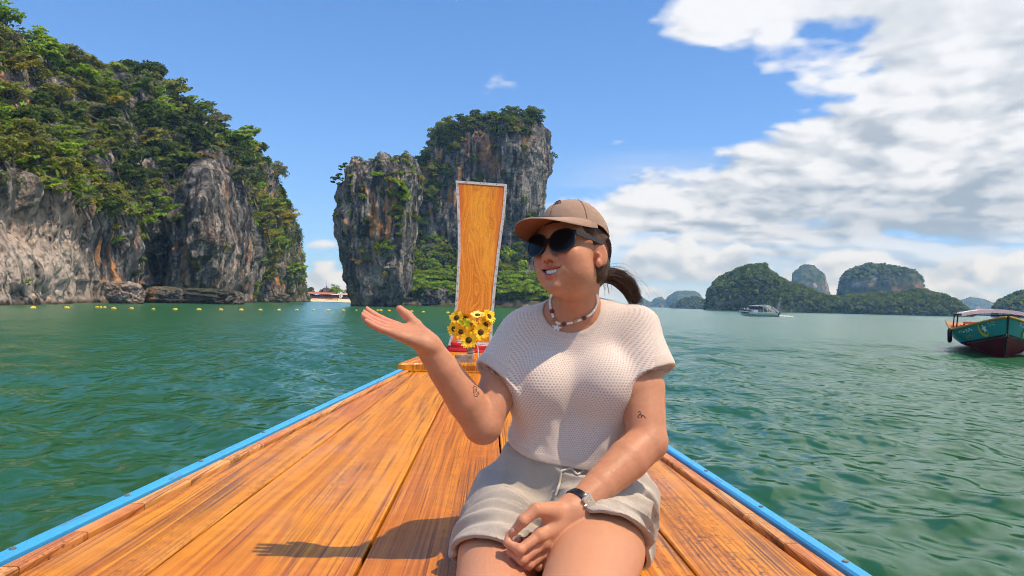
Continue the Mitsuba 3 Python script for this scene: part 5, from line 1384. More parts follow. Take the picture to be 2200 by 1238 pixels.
# sunglasses
def glasses():
    from shapely import Polygon, affinity
    a = np.linspace(0, 2 * np.pi, 60, endpoint=False)
    def lens(s, gx, gz):
        ca, sa = np.cos(a), np.sin(a)
        x = np.sign(ca) * np.abs(ca) ** .82 * gx; z = np.sign(sa) * np.abs(sa) ** .86 * gz
        z = z + .10 * x * (z > 0) - .0; x = x * (1 - .12 * (z < 0) * (-z / gz))
        return Polygon(np.stack([s * (x + .0395), z + .0155], -1))
    holes = {s: lens(s, .0315, .0268) for s in (-1, 1)}
    rims = [lens(s, .0350, .0303) for s in (-1, 1)]
    bridge = Polygon([(-.012, .0255), (.012, .0255), (.009, .0180), (0, .0155), (-.009, .0180)])
    tabs = [Polygon([(s * .062, .041), (s * .0755, .040), (s * .0755, .029), (s * .064, .027)]) for s in (-1, 1)]
    fr = rims[0].union(rims[1]).union(bridge).union(tabs[0]).union(tabs[1])
    fr = fr.buffer(.0012).buffer(-.0012).difference(holes[-1]).difference(holes[1])
    def bend(m, y0, k=2.6):
        v = np.asarray(m.vertices); return mesh(np.stack([v[:, 0], y0 - k * v[:, 0] ** 2 + v[:, 2] - .10 * (v[:, 1] - .0165), v[:, 1]], -1) @ HM.T + HEADC, m.faces)
    def ext(p, t):
        m = trimesh.creation.extrude_polygon(p, t, engine='earcut'); m = m.subdivide_to_size(.006); m.fix_normals(); return m
    key = put('sunglasses', ply(bend(ext(fr, .0042), .1115), 'black_acetate', smooth=35), PERSON)
    say(key, 'black sunglasses with rounded dark lenses')
    for s in (-1, 1): put('lens', ply(bend(ext(holes[s], .0012), .1130), 'dark_lens', smooth=35), key)
    for s in (-1, 1):
        pts = np.array([(.0745, .0960, .0345), (.0765, .060, .0330), (.0790, .025, .0310), (.0800, -.006, .0275), (.0790, -.022, .0180), (.077, -.032, .004)])
        hh = np.array([.0062, .0058, .0048, .0038, .0034, .0028]); out = []
        V = []
        for p, h in zip(pts, hh):
            for dx, dz in ((-.0018, -h), (.0018, -h), (.0018, h), (-.0018, h)): V.append(hd(s * (p[0] + dx), p[1], p[2] + dz))
        f = grid_faces(6, 4, True); f = np.vstack([f, [[0, 1, 2], [0, 2, 3], [20, 22, 21], [20, 23, 22]]])
        m = mesh(V, f); m.fix_normals(); tk = put('temple', ply(m, 'black_acetate', smooth=30), key)
        put('emblem', ply(tube([hd(s * .0760, .083 - .001 * q, .034 + .0022 * math.sin(q)) for q in np.linspace(-2.2, 2.2, 10)], .0006, 5), 'silver', smooth=True), key)
prin('black_acetate', (.012, .012, .013), .18, .55)
prin('dark_lens', (.009, .009, .011), .10, .12)
prin('silver', (.75, .74, .72), .25, .5, metallic=.9)
glasses()

# teeth
def teeth():
    out = []
    for i in range(10):
        x = (i - 4.5) * .0070; w = x / .036
        M = rotz(-math.atan2(.040 * w, .033) * .9)
        h = .0105 if abs(i - 4.5) < 3 else .009
        b = rbox((.0068, .0045, h), (0, 0, 0), .0012); out.append(mesh((np.asarray(b.vertices) @ M.T + np.array([x, .0950 - .021 * w * w, -.0545 + .0095 * w * w])) @ HM.T + HEADC, b.faces))
    return cat(out)
prin('tooth', (.78, .73, .64), .25, .5)
put('teeth', ply(teeth(), 'tooth', smooth=40), PERSON)

# hair
def hair_fn(p, n, uv): return mix((.022, .011, .008), (.115, .058, .038), noise(p.x * 500, p.y * 500, p.z * 120))
def hair_h(p, n, uv): return noise(p.x * 700, p.y * 700, p.z * 120)
prin('hair', hair_fn, .5, .25, bump=(hair_h, .0006, .0005))
HAIR = Solid()
HAIR.ell(hd(0, -.022, .030), (.0800, .084, .085), .01, M=HM); HAIR.ell(hd(0, -.070, -.022), (.052, .036, .052), .03, M=HM)
HAIR.ell(hd(.052, -.030, -.030), (.024, .030, .040), .02, M=HM)
HAIR.ell(hd(0, .018, .064), (.0765, .0815, .048), .01, M=HM)
HAIR.cut(lambda P: np.minimum(hloc(P)[:, 1] - np.interp(hloc(P)[:, 2], [-.02, .0, .02, .04, .06], [.005, .010, .020, .040, .062]), (.066 + .10 * np.minimum(hloc(P)[:, 0], 0)) - hloc(P)[:, 2]), .006)
HAIR.cut(lambda P: hloc(P)[:, 2] - .092, .006)
HAIR._a('s', lambda P: np.linalg.norm((hloc(P) - np.array([.078, .006, -.006])) * np.array([1, 1, .75]), axis=1) - .021, .006, hd(.078, .006, -.006), .04)
HAIR.add(lambda P: (meshkit.noise(np.stack([hloc(P)[:, 0] * 140, hloc(P)[:, 1] * 60, hloc(P)[:, 2] * 60], -1), 3) - .5) * .003)
hk = put('hair', ply(polygonise(HAIR, HEADC - .14, HEADC + .14, .003), 'hair', smooth=True), PERSON)
def strands(n, root, mid, end, r0, r1, r2, rad, seed, fray=.0):
    r = np.random.default_rng(seed); out = []
    for i in range(n):
        d = r.normal(size=3); d /= np.linalg.norm(d); d *= r.random() ** .4
        e2 = r.normal(size=3) * fray
        P0, P1, P2 = root + d * r0, mid + d * r1 + e2 * .4, end + d * r2 + e2 + unit(end - mid) * (r.random() - .6) * .035
        t = np.linspace(0, 1, 9)[:, None]
        c = (1 - t) ** 2 * P0 + 2 * t * (1 - t) * P1 + t ** 2 * P2
        c = c + (meshkit.noise(c * 60 + i * .01, 3) - .5)[:, None] * .004 * t
        out.append(tube(c, np.linspace(rad, rad * .45, 9), 4, False))
    return cat(out)
root, mid, end = hd(.0, -.098, -.028), PV(1338, 582, 1.88), PV(1364, 642, 1.86)
put('ponytail', ply(cat([strands(420, root, mid, end, .018, .030, .019, .0014, 3, .003), strands(60, root, mid + _z * .012, end + _z * .012, .018, .030, .026, .0004, 4, .014)]), 'hair', smooth=True), hk)
put('hair_tie', ply(mesh((lambda m: np.array(m.vertices))(trimesh.creation.torus(.016, .005)) @ np.stack([unit(np.cross(mid - root, _z)), np.cross(unit(mid - root), unit(np.cross(mid - root, _z))), unit(mid - root)], 1).T + root + unit(mid - root) * .006, trimesh.creation.torus(.016, .005).faces), 'black_acetate', smooth=True), hk)
def combed():
    r = np.random.default_rng(12); out = []; o = np.array([0, -.022, .028]); R = np.array([.0805, .0845, .0855])
    for i in range(300):
        a = math.radians(104 + 76 * r.random()) * (1 if r.random() < .75 else -1)
        s = np.array([.083 * math.sin(a), .002 + .10 * math.cos(a), .050 - .012 * r.random()]); e = np.array([.010 * r.normal(), -.100, -.030 + .010 * r.normal()])
        t = np.linspace(0, 1, 9)[:, None]; q = s * (1 - t) + e * t; q[:, 2] += -.030 * np.sin(t[:, 0] * np.pi) * r.random()
        u = (q - o) / R; k = np.maximum(1.0, np.linalg.norm(u, axis=1)) * 0 + 1.012 + .012 * r.random()
        w = np.linalg.norm(u, axis=1, keepdims=True); mixw = np.clip((t - .82) / .18, 0, 1); q = (o + u / w * R * k[:, None]) * (1 - mixw) + q * mixw
        out.append(tube(q @ HM.T + HEADC, .0006, 4, False))
    return cat(out)
put('combed_strand', ply(combed(), 'hair', smooth=True), hk)
def wisps():
    r = np.random.default_rng(9); out = []
    for i in range(0):     # by the temple, in front of and above the ear
        y = .012 + .018 * r.random(); a = hd(.0755, y, .052 - .01 * r.random()); b = hd(.0785, y - .004 + .006 * r.random(), .018 - .020 * r.random()); c = hd(.0770 + .002 * r.random(), y - .006 + .01 * r.random(), .0 - .035 * r.random())
        t = np.linspace(0, 1, 7)[:, None]; out.append(tube((1 - t) ** 2 * a + 2 * t * (1 - t) * b + t ** 2 * c, .00035, 4, False))
    for i in range(8):     # at the nape
        a = hd(.045 + .02 * r.random(), -.03 - .03 * r.random(), -.02 - .02 * r.random()); c = a + HM @ np.array([.004 * r.normal(), -.01 - .02 * r.random(), -.04 - .02 * r.random()])
        t = np.linspace(0, 1, 6)[:, None]; out.append(tube(a * (1 - t) + c * t + (t * (1 - t)) * (HM @ np.array([.01, 0, 0])), .0005, 4, False))
    return cat(out)
put('loose_strand', ply(wisps(), 'hair', smooth=True), hk)

# necklace of white and brown beads with a starfish
SURF = lambda P: np.minimum(BODY(P), SHIRT(P))
NKP = np.array([(1184, 634), (1182, 648), (1183, 662), (1187, 675), (1190, 686), (1197, 695), (1213, 697), (1235, 692), (1255, 684), (1270, 675), (1280, 662), (1284, 648), (1282, 634)], float)
def necklace():
    s = np.concatenate([[0], np.cumsum(np.linalg.norm(np.diff(NKP, axis=0), axis=1))]); u = np.linspace(0, s[-1], 70)
    p = strike(SURF, np.interp(u, s, NKP[:, 0]), np.interp(u, s, NKP[:, 1]), 1.3, 2.1, .0030)
    p[1:-1] = (p[:-2] + p[1:-1] * 2 + p[2:]) / 4
    key = put('necklace', ply(tube(p, .0008, 5), 'cotton_cord', smooth=True), PERSON); say(key, 'necklace of white and brown beads with a white starfish')
    brown = {int(np.argmin(np.hypot(np.interp(u, s, NKP[:, 0]) - x, np.interp(u, s, NKP[:, 1]) - y))): c for x, y, c in ((1181, 669, 0), (1191, 688, 1), (1212, 697, 0), (1235, 692, 2), (1256, 683.5, 0))}
    cyl = trimesh.creation.revolve(np.array([(.0001, -.00195), (.0026, -.00195), (.0032, -.0013), (.0032, .0013), (.0026, .00195), (.0001, .00195)]), sections=10)
    sp = trimesh.creation.icosphere(2, .0056)
    L = np.concatenate([[0], np.cumsum(np.linalg.norm(np.diff(p, axis=0), axis=1))]); m = int(L[-1] / .0040)
    pos = np.stack([np.interp(np.linspace(0, L[-1], m), L, p[:, k]) for k in range(3)], 1)
    bp = {i: p[i] for i in brown}
    dcyl, dsp = ply(cyl, 'white_bead', smooth=35), {0: ply(sp, 'dark_bead', smooth=True), 1: ply(sp, 'wood_bead', smooth=True), 2: ply(sp, 'pale_bead', smooth=True)}
    tg = unit(np.gradient(pos, axis=0))
    for q, t in zip(pos, tg):
        if min(np.linalg.norm(q - b) for b in bp.values()) < .0066: continue
        x = unit(np.cross(t, _y)); put('bead', {**dcyl, 'to_world': m44(np.stack([x, np.cross(t, x), t], 1), q)}, key)
    for i, c in brown.items(): put('bead', {**dsp[c], 'to_world': m44(np.eye(3), p[i] + np.array([0, -.002, 0]))}, key)
    # starfish
    c = strike(SURF, 1196, 705, 1.3, 2.1, .003)[0]; g = unit(grad(SURF, c[None])[0]); X = unit(np.cross(_z, g)); Y = np.cross(g, X)
    pts = []
    for k in range(10):
        a = k * math.pi / 5 + .3; r = .0125 if k % 2 == 0 else .0042; pts.append((r * math.sin(a), r * math.cos(a)))
    import shapely
    st = trimesh.creation.extrude_polygon(shapely.Polygon(pts).buffer(.0008), .0028, engine='earcut')
    put('starfish', ply(mesh(np.asarray(st.vertices) @ np.stack([X, Y, g], 1).T + c, st.faces), 'white_bead', smooth=30), key)
prin('white_bead', (.82, .80, .76), .35, .5); prin('dark_bead', (.10, .045, .025), .4, .4); prin('wood_bead', (.30, .17, .08), .45, .4); prin('pale_bead', (.45, .28, .13), .45, .4)
necklace()

# wrist watch on her left wrist
def watch():
    ax = unit(J['wL'] - J['eL']); c0 = J['wL'] - ax * .024
    e1 = unit(np.cross(ax, _z)); e2 = np.cross(ax, e1)
    th = np.linspace(0, 2 * np.pi, 49)[:-1]; D = np.cos(th)[:, None] * e1 + np.sin(th)[:, None] * e2
    def rim(off):
        lo, hi = np.full(48, .01), np.full(48, .07); c = c0 + ax * off
        for _ in range(18):
            md = (lo + hi) / 2; ins = LIMB(c + D * md[:, None]) < 0; lo, hi = np.where(ins, md, lo), np.where(ins, hi, md)
        r = np.convolve(np.concatenate([lo[-2:], lo, lo[:2]]), np.ones(5) / 5, 'valid'); return c, np.maximum(r, lo)
    sec = [(-.0080, .0006), (-.0080, .0026), (-.0060, .0040), (.0060, .0040), (.0080, .0026), (.0080, .0006)]
    V = []
    for o, h in sec:
        c, r = rim(o); V.append(c + D * (r + h)[:, None])
    V = np.stack(V, 1); n, k = V.shape[:2]
    f = []
    for i in range(n):
        for j in range(k):
            a, b, c, d = i * k + j, i * k + (j + 1) % k, ((i + 1) % n) * k + (j + 1) % k, ((i + 1) % n) * k + j; f += [[a, b, c], [a, c, d]]
    st = mesh(V.reshape(-1, 3), f); st.fix_normals()
    q = .97 * unit(EYE - c0) + .25 * (.68 * CR - .73 * CU); j = int(np.argmax(D @ q))
    cc, r = rim(0.0); nrm = D[j]; ctr = cc + nrm * (r[j] + .0035); tg = np.cross(ax, nrm)
    M = np.stack([ax, tg, nrm], 1)
    b = rbox((.0245, .0330, .0075), bev=.0022); key = put('watch', ply(mesh(np.asarray(b.vertices) @ M.T + ctr, b.faces), 'steel', smooth=25), PERSON)
    say(key, 'rectangular steel watch on a glossy black strap')
    put('strap', ply(st, 'black_leather', smooth=35), key)
    b = rbox((.0165, .0250, .0010), bev=.0004); put('dial', ply(mesh(np.asarray(b.vertices) @ M.T + ctr + nrm * .0040, b.faces), 'dial', smooth=False), key)
    for a, L in ((.5, .0075), (2.3, .0055)): put('watch_hand', ply(tube([ctr + nrm * .0049, ctr + nrm * .0049 + (ax * math.cos(a) + tg * math.sin(a)) * L], .0005, 5), 'silver', smooth=True), key)
    put('winding_crown', ply(tube([ctr + ax * .0115 , ctr + ax * .0165], .0028, 10), 'silver', smooth=30), key)
prin('steel', (.72, .68, .62), .22, .5, metallic=.85); prin('black_leather', (.012, .012, .014), .22, .6); prin('dial', (.36, .30, .23), .35, .5)
watch()

# ink on both arms
prin('ink', (.022, .022, .026), .6, .2)
def inked(lines, w, S=BODY):
    out = []
    for L in lines:
        L = np.array(L, float); s = np.linspace(0, 1, len(L)); u = np.linspace(0, 1, max(3, 5 * len(L)))
        p = strike(S, np.interp(u, s, L[:, 0]), np.interp(u, s, L[:, 1]), 1.2, 2.1, -.0002)
        out.append(tube(p, w, 5))
    return cat(out)
put('tattoo', ply(inked([[(1016, 832), (1020, 830), (1024, 834), (1023, 840), (1027, 845), (1026, 851), (1021, 853), (1017, 849)], [(1016, 832), (1018, 838), (1016, 843), (1020, 848)], [(1021, 836), (1020, 843), (1024, 848)], [(1028, 842), (1029, 849)]], .0010), 'ink', smooth=True), PERSON)
say(scene_last() if 'scene_last' in globals() else list(scene)[-1], 'small scrolled black tattoo inside the raised forearm')
put('tattoo', ply(inked([[(1371, 886), (1376, 884)], [(1377, 887), (1374, 891), (1370, 896)], [(1375, 890), (1379, 893), (1378, 898)], [(1381, 892), (1386, 897), (1388, 899)], [(1380, 893), (1377, 898)], [(1371, 898), (1374, 897)]], .0012), 'ink', smooth=True), PERSON)
say(list(scene)[-1], 'small black figure tattoo on the lowered upper arm')
prin('nail', (.62, .36, .29), .25, .5)
def nail(a, b, frac, L, W, view=None):
    a, b = np.asarray(a), np.asarray(b); t = unit(b - a); p = a + (b - a) * frac
    g = unit(EYE - p + np.array([0, 0, .6])) if view is None else unit(view); g = unit(g - t * (g @ t)); s = np.cross(t, g)
    lo, hi = 0.0, .03
    for _ in range(20):
        m = (lo + hi) / 2
        if BODY((p + g * m)[None])[0] < 0: lo = m
        else: hi = m
    ic = trimesh.creation.icosphere(3, 1.0)
    return mesh(np.array(ic.vertices) * np.array([L, W, .0014]) @ np.stack([t, s, g], 1).T + p + g * (lo - .0006), ic.faces)
put('fingernail', ply(nail(PV(1124, 1119, 1.422), PV(1103, 1143, 1.426), .86, .0062, .0048, EYE - PV(1110, 1130, 1.44) + np.array([-.5, 0, .5])), 'nail', smooth=True), PERSON)
# ------------------------------------------------------------------ floats on their line
prin('float_yellow', lambda p, n, uv: mix((.85, .60, .03), (.62, .50, .10), smoothstep(.5, .7, fbm(p.x * 9, p.y * 9, p.z * 9, 2))), .5, .4)
def floats():
    prof = [(.0001, -.42), (.06, -.42), (.10, -.36), (.19, -.24), (.22, 0), (.19, .24), (.10, .36), (.06, .42), (.0001, .42)]
    m = trimesh.creation.revolve(np.array(prof), sections=14); m = mesh(np.asarray(m.vertices) @ roty(math.pi / 2).T, m.faces)
    d = ply(m, 'float_yellow', smooth=40)
    near = [(72, 662.5), (144, 662.5), (209, 661.5), (217, 661.8), (225, 662.2), (245, 664), (283, 664), (330, 666), (377, 666), (428, 666.3), (475, 666.5), (519, 666.8), (560, 667), (600, 667), (638, 667), (674, 667.4), (706, 667.5), (738, 667.8), (766, 667.6), (812, 668), (819, 668), (837, 668.5), (866, 669), (871, 670), (885, 669.8), (910, 671.3), (963, 672.8)]
    far = [(862, 656), (874, 656.3), (888, 656.6), (902, 657), (914, 657.3), (927, 657.6), (940, 658), (953, 658.3), (967, 658.8)]
    r = np.random.default_rng(3)
    for L, grp, lab in ((near, 'floats of the nearer line', 'small yellow float, {} from the left in the nearer line of floats'), (far, 'floats of the farther line', 'tiny yellow float, {} from the left in the farther line of floats')):
        for k, (x, y) in enumerate(L):
            Z = F * 1.65 / (y - HORIZON(x)); p = on_water(x, Z); s = .62 if grp[10:16] == 'nearer' or 'nearer' in grp else 1.25
            key = thing('float', lab.format(ordinal(k + 1)), 'float', grp)
            scene[key] = {**d, 'to_world': m44(rotz(r.normal() * .5) @ rotx(r.normal() * .1) * s, p + np.array([0, 0, .10 * s]))}
floats()

# ------------------------------------------------------------------ boulders
def boulder(name, label, px, py0, Z, w, h, dpt, seed, stone='limestone'):
    ic = trimesh.creation.icosphere(5, 1.0); v = np.array(ic.vertices)
    v = np.sign(v) * np.abs(v) ** .8
    d = 1 + .50 * (meshkit.fbm(v * 1.4 + seed, 3, seed) - .5) + .35 * (.5 - 2 * np.abs(meshkit.fbm(v * 2.4 + seed, 4, seed + 2) - .5)) + .12 * (meshkit.fbm(v * 9 + seed, 3, seed + 4) - .5)
    v = v * d[:, None] * np.array([w / 2, dpt / 2, h / 2 * 1.15])
    p = survey(px, py0, Z); p[2] = h * .42
    key = thing(name, label, 'rock'); scene[key] = ply(mesh(v + p, ic.faces), stone, smooth=True)
prin('pale_limestone', lambda p, n, uv: mix(mix(mix((.19, .15, .13), (.37, .31, .27), smoothstep(.3, .65, fbm(p.x * .9, p.y * .9, p.z * .9, 4))), (.09, .075, .065), smoothstep(.55, .66, fbm(p.x * .7 + 4, p.y * .7, p.z * 1.4, 4)) * .8), (.06, .04, .025), 1 - smoothstep(.3, 1.2, p.z + fbm(p.x, p.y, 0., 3) * .8)), .85, .25, bump=(rock_relief, 1.0, .06))
boulder('boulder', 'grey boulder with a pale top at the waterline left of the bow post', 934, 640, 240, 8.6, 6.2, 7, 3)
boulder('boulder', 'long low dark rock ledge at the foot of the bare headland spur', 430, 650, 138, 13.0, 2.9, 5, 5)
boulder('boulder', 'low dark rock at the right end of the ledge under the headland spur', 492, 650, 142, 5.5, 2.6, 4, 6)
boulder('boulder', 'dark rock at the left end of the ledge under the headland spur', 350, 650, 133, 6.5, 3.0, 4.5, 7)
boulder('boulder', 'pale rounded rock beside the dark cleft of the headland', 268, 650, 114, 5.0, 3.4, 4.5, 8, 'pale_limestone')
boulder('boulder', 'brown rock at the water near the right end of the headland', 590, 646, 224, 9.0, 3.2, 5, 11)

# ------------------------------------------------------------------ small figures
def figure(pose):
    S = Solid()
    st = 0 if pose != 'walk' else .16
    S.path([(0, 0, .92), (-.02, st, .50), (-.02, st * 1.2 , .08)], [.088, .065, .045], .03, inner=.01) if False else None
    for s in (-1, 1):
        S.path([np.array([s * .085, 0, .92]), np.array([s * .095, -s * st, .50]), np.array([s * .10, -s * st * 1.7, .07])], [.092, .062, .042], .03, inner=.01)
        S.cone((s * .10, -s * st * 1.7, .04), (s * .10, -s * st * 1.7 - .16, .03), .042, .03, .02)
        sh = np.array([s * .185, 0, 1.40]); el = sh + np.array([s * .07, s * st * .7, -.28]); ha = el + np.array([s * .0, -.10, -.24])
        if pose == 'raise' and s > 0: el = sh + np.array([.16, -.10, .16]); ha = el + np.array([-.06, -.06, .24])
        if pose == 'akimbo': el = sh + np.array([s * .16, .05, -.24]); ha = np.array([s * .15, -.06, 1.03])
        S.path([sh, el, ha], [.052, .040, .030], .03, inner=.01); S.ball(ha + np.array([0, -.02, -.05]), .036, .02)
    S.ell((0, 0, 1.0), (.165, .115, .15), .05); S.ell((0, 0, 1.24), (.165, .11, .22), .06); S.cone((-.15, 0, 1.41), (.15, 0, 1.41), .055, .055, .05)
    S.cone((0, 0, 1.42), (0, -.01, 1.56), .052, .048, .03); S.ell((0, -.015, 1.645), (.075, .092, .108), .02); S.ball((0, -.108, 1.635), .014, .02)
    return polygonise(S, (-.5, -.5, -.02), (.5, .5, 1.82), .022, 4, 1)
FIG = {k: figure(k) for k in ('stand', 'walk', 'raise', 'akimbo')}
prin('bare_skin', (.48, .25, .16), .6, .3)
CLOTH = {'white': (.72, .71, .70), 'pink': (.62, .24, .26), 'blue': (.06, .12, .33), 'black': (.02, .02, .025), 'red': (.45, .04, .04), 'beige': (.5, .42, .32), 'orange': (.70, .22, .03)}
for k, c in CLOTH.items(): prin(f'cloth_{k}', c, .9, .1)
def folk(label, p, ang, pose, top, bottom, group=None, scale=1.0):
    key = thing('person', label, 'person', group); m = FIG[pose]; c = m.triangles_center
    head = c[:, 2] > 1.50; arm = (np.abs(c[:, 0]) > .20) & (c[:, 2] > .7)
    tops = (c[:, 2] > .98) & ~head & ~(arm & (c[:, 2] < 1.28)); bot = (c[:, 2] <= .98) & (c[:, 2] > .45) & ~arm
    hair = head & ((c[:, 2] > 1.69) | ((c[:, 1] > .0) & (c[:, 2] > 1.56)))
    tw = m44(rotz(ang) * scale, p)
    for nm, sel, b in (('body', ~(tops | bot | hair), 'bare_skin'), ('shirt', tops, f'cloth_{top}'), ('shorts', bot, f'cloth_{bottom}'), ('hair', hair, 'hair')):
        kk = (nm, pose)
        if kk not in FIGP: f = m.faces[sel]; u, inv = np.unique(f, return_inverse=True); FIGP[kk] = meshkit.write_ply((m.vertices[u], inv.reshape(-1, 3)), True)
        put(nm, {'type': 'ply', 'filename': FIGP[kk], 'face_normals': False, 'bsdf': {'type': 'ref', 'id': b}, 'to_world': tw}, key)
FIGP = {}

# ------------------------------------------------------------------ the beach between headland and pillar
def sand_fn(p, n, uv): return mix((.62, .46, .30), (.50, .35, .22), fbm(p.x * .5, p.y * .5, 0., 3))
prin('sand', sand_fn, .95, .1)
def beach():
    n, k = 60, 14
    px = np.linspace(628, 800, n); t = np.linspace(0, 1, k); V = np.zeros((n, k, 3))
    for i in range(n):
        for j in range(k):
            Z = 372 + 70 * t[j]; p = survey(px[i], 650, Z); p[2] = -.4 + 2.4 * min(1, t[j] * 2.6) ** .8 + .5 * t[j] + .12 * math.sin(i * .7) * t[j]; V[i, j] = p
    f = grid_faces(n, k); m = mesh(V.reshape(-1, 3), f)
    return m if m.face_normals[:, 2].mean() > 0 else mesh(m.vertices, f[:, ::-1])
put('beach', ply(beach(), 'sand', smooth=True)); say(list(scene)[-1], 'sandy beach between the headland and the pillar', None, None, 'structure')
prin('roof_red', lambda p, n, uv: mix((.50, .17, .11), (.36, .12, .08), fbm(p.x * 1.5, p.y * 1.5, p.z * 1.5, 2)), .8, .2)
prin('roof_tan', (.52, .38, .26), .8, .2); prin('hut_wood', (.17, .10, .065), .9, .1); prin('hut_shade', (.06, .045, .04), .9, .1); prin('parasol_blue', (.30, .40, .66), .8, .1); prin('tarp', (.62, .55, .52), .8, .2)
def hut(label, x0, x1, Z, roof, eave, ridge, extra=None):
    key = thing('beach_hut', label, 'hut')
    a, b = survey(x0, 640, Z), survey(x1, 640, Z); w = b[0] - a[0]; cx = (a[0] + b[0]) / 2; y = Z * math.cos(PITCH); g = 2.0; d = 5.0
    def bx(nm, s, at, m): q = rbox(s, at, .02); return put(nm, ply(q, m, smooth=False), key)
    k = max(3, int(w / 2.6))
    for i in range(k + 1):
        for yy in (y, y + d): bx('post', (.18, .18, eave), (a[0] + w * i / k, yy, g + eave / 2), 'hut_wood')
    bx('back_wall', (w, .12, eave), (cx, y + d + .15, g + eave / 2), 'hut_shade')
    bx('counter', (w * .8, .5, .9), (cx, y + .6, g + .45), 'hut_wood')
    o = .5; V = [(a[0] - o, y - .8, g + eave), (b[0] + o, y - .8, g + eave), (b[0] + o, y + d / 2, g + ridge), (a[0] - o, y + d / 2, g + ridge), (b[0] + o, y + d + .8, g + eave), (a[0] - o, y + d + .8, g + eave)]
    V += [(p[0], p[1], p[2] - .12) for p in V]
    Fq = [[0, 1, 2, 3], [3, 2, 4, 5], [6, 9, 8, 7], [9, 11, 10, 8], [0, 6, 7, 1], [5, 4, 10, 11], [1, 7, 8, 2], [2, 8, 10, 4], [0, 3, 9, 6], [3, 5, 11, 9]]
    f = np.array([[q[0], q[1], q[2]] for q in Fq] + [[q[0], q[2], q[3]] for q in Fq]); put('roof', ply(mesh(V, f), roof, smooth=False), key)
    bx('ridge_cap', (w + 1.0, .3, .12), (cx, y + d / 2, g + ridge + .04), roof)
    return key
hut('long red-roofed open beach hut left of the boulder', 660, 686, 392, 'roof_red', 2.3, 3.3)
hut('red-roofed open beach hut in front of the dark boulder', 688, 714, 390, 'roof_red', 2.2, 3.2)
hut('small open hut with a pale awning beside the green tree', 713, 724, 388, 'tarp', 2.0, 2.3)
hut('tan-roofed beach hut close to the pillar', 732, 752, 392, 'roof_tan', 2.2, 3.0)
def parasol():
    key = thing('parasol', 'pale blue parasol on the beach in front of the huts', 'parasol'); p = survey(680, 640, 384); p[2] = 1.8
    put('pole', ply(tube([p, p + [0, 0, 2.3]], .04, 6), 'hut_wood', smooth=True), key)
    a = np.arange(9)[:-1] * 2 * np.pi / 8; v = np.vstack([[0, 0, 2.55], np.stack([1.6 * np.cos(a), 1.6 * np.sin(a), np.full(8, 1.85)], -1)]) + p
    put('canopy', ply(mesh(v, [[0, 1 + i, 1 + (i + 1) % 8] for i in range(8)]), 'parasol_blue', smooth=False), key)
parasol()
def beach_rock():
    ic = trimesh.creation.icosphere(5, 1.0); v = np.array(ic.vertices); d = 1 + .6 * (meshkit.fbm(v * 2 + 3, 4, 3) - .5); v = v * d[:, None] * [4.6, 3.4, 4.8]; v[:, 0] += .25 * np.maximum(v[:, 2], 0) * -1
    key = thing('boulder', 'big dark boulder behind the beach huts, with a mast on top', 'rock'); c = survey(705, 632, 402); c[2] = 3.0; scene[key] = ply(mesh(v + c, ic.faces), 'limestone', smooth=True)
    key = thing('mast', 'thin mast standing on the boulder behind the beach huts', 'mast'); q = survey(701, 625, 402)
    put('pole', ply(tube([q - [0, 0, 1.0], q + [0, 0, 6.5]], [.09, .05], 6), 'hut_wood', smooth=True), key); put('box', ply(rbox((.5, .3, .8), q + np.array([0, 0, 2.4]), .05), 'hut_shade', smooth=False), key)
beach_rock()
for x, y, Z, s, kd, tn, lab in ((722, 634, 400, 4.6, 'round', 'bright', 'bright green tree beside the boulder on the beach'), (664, 633, 404, 3.6, 'round', 'dark', 'dark tree at the end of the headland beside the beach'), (745, 634, 412, 3.0, 'round', 'mid', 'tree behind the tan-roofed beach hut'), (692, 633, 408, 3.0, 'round', 'mid', 'tree half hidden behind the red-roofed huts')):
    p = survey(x, y, Z); p[2] = 2.0; tree('beach_tree', 'tree', lab, None, p, np.array([0, 0, 1.0]), s, kd, tn, x, 0, 1.15)
r_ = np.random.default_rng(8)
PEOPLE = [(685, 645, 'stand', 'black', 'beige', 'person in black standing alone on the left of the beach'), (701, 646, 'walk', 'black', 'black', 'person in black at the water, left of the beach group'), (704.5, 646.2, 'stand', 'beige', 'blue', 'person in beige in the beach group, beside the person in black'), (707, 645.6, 'walk', 'white', 'black', 'person in a white top and black shorts in the beach group'),
          (710, 645.2, 'akimbo', 'red', 'black', 'person in red in the beach group, hands on hips'), (713, 645.8, 'stand', 'pink', 'beige', 'person in pink in the beach group'), (715.5, 644.6, 'walk', 'blue', 'white', 'person in blue walking at the right of the beach group'), (721.5, 645.9, 'raise', 'white', 'blue', 'person in white with one arm raised near the pale hut'), (725, 646.3, 'stand', 'orange', 'black', 'person in orange standing right of the pale hut'), (722.5, 642.4, 'stand', 'white', 'beige', 'person in white standing in the mouth of the pale hut')]
for x, y, ps, tp, bt_, lab in PEOPLE:
    Z = 377 + (646.5 - y) * 3.0; p = survey(x, y, Z); tt = (Z - 372) / 70; p[2] = -.4 + 2.4 * min(1, tt * 2.6) ** .8 + .5 * tt; folk(lab, p, r_.random() * 6.3, ps, tp, bt_)

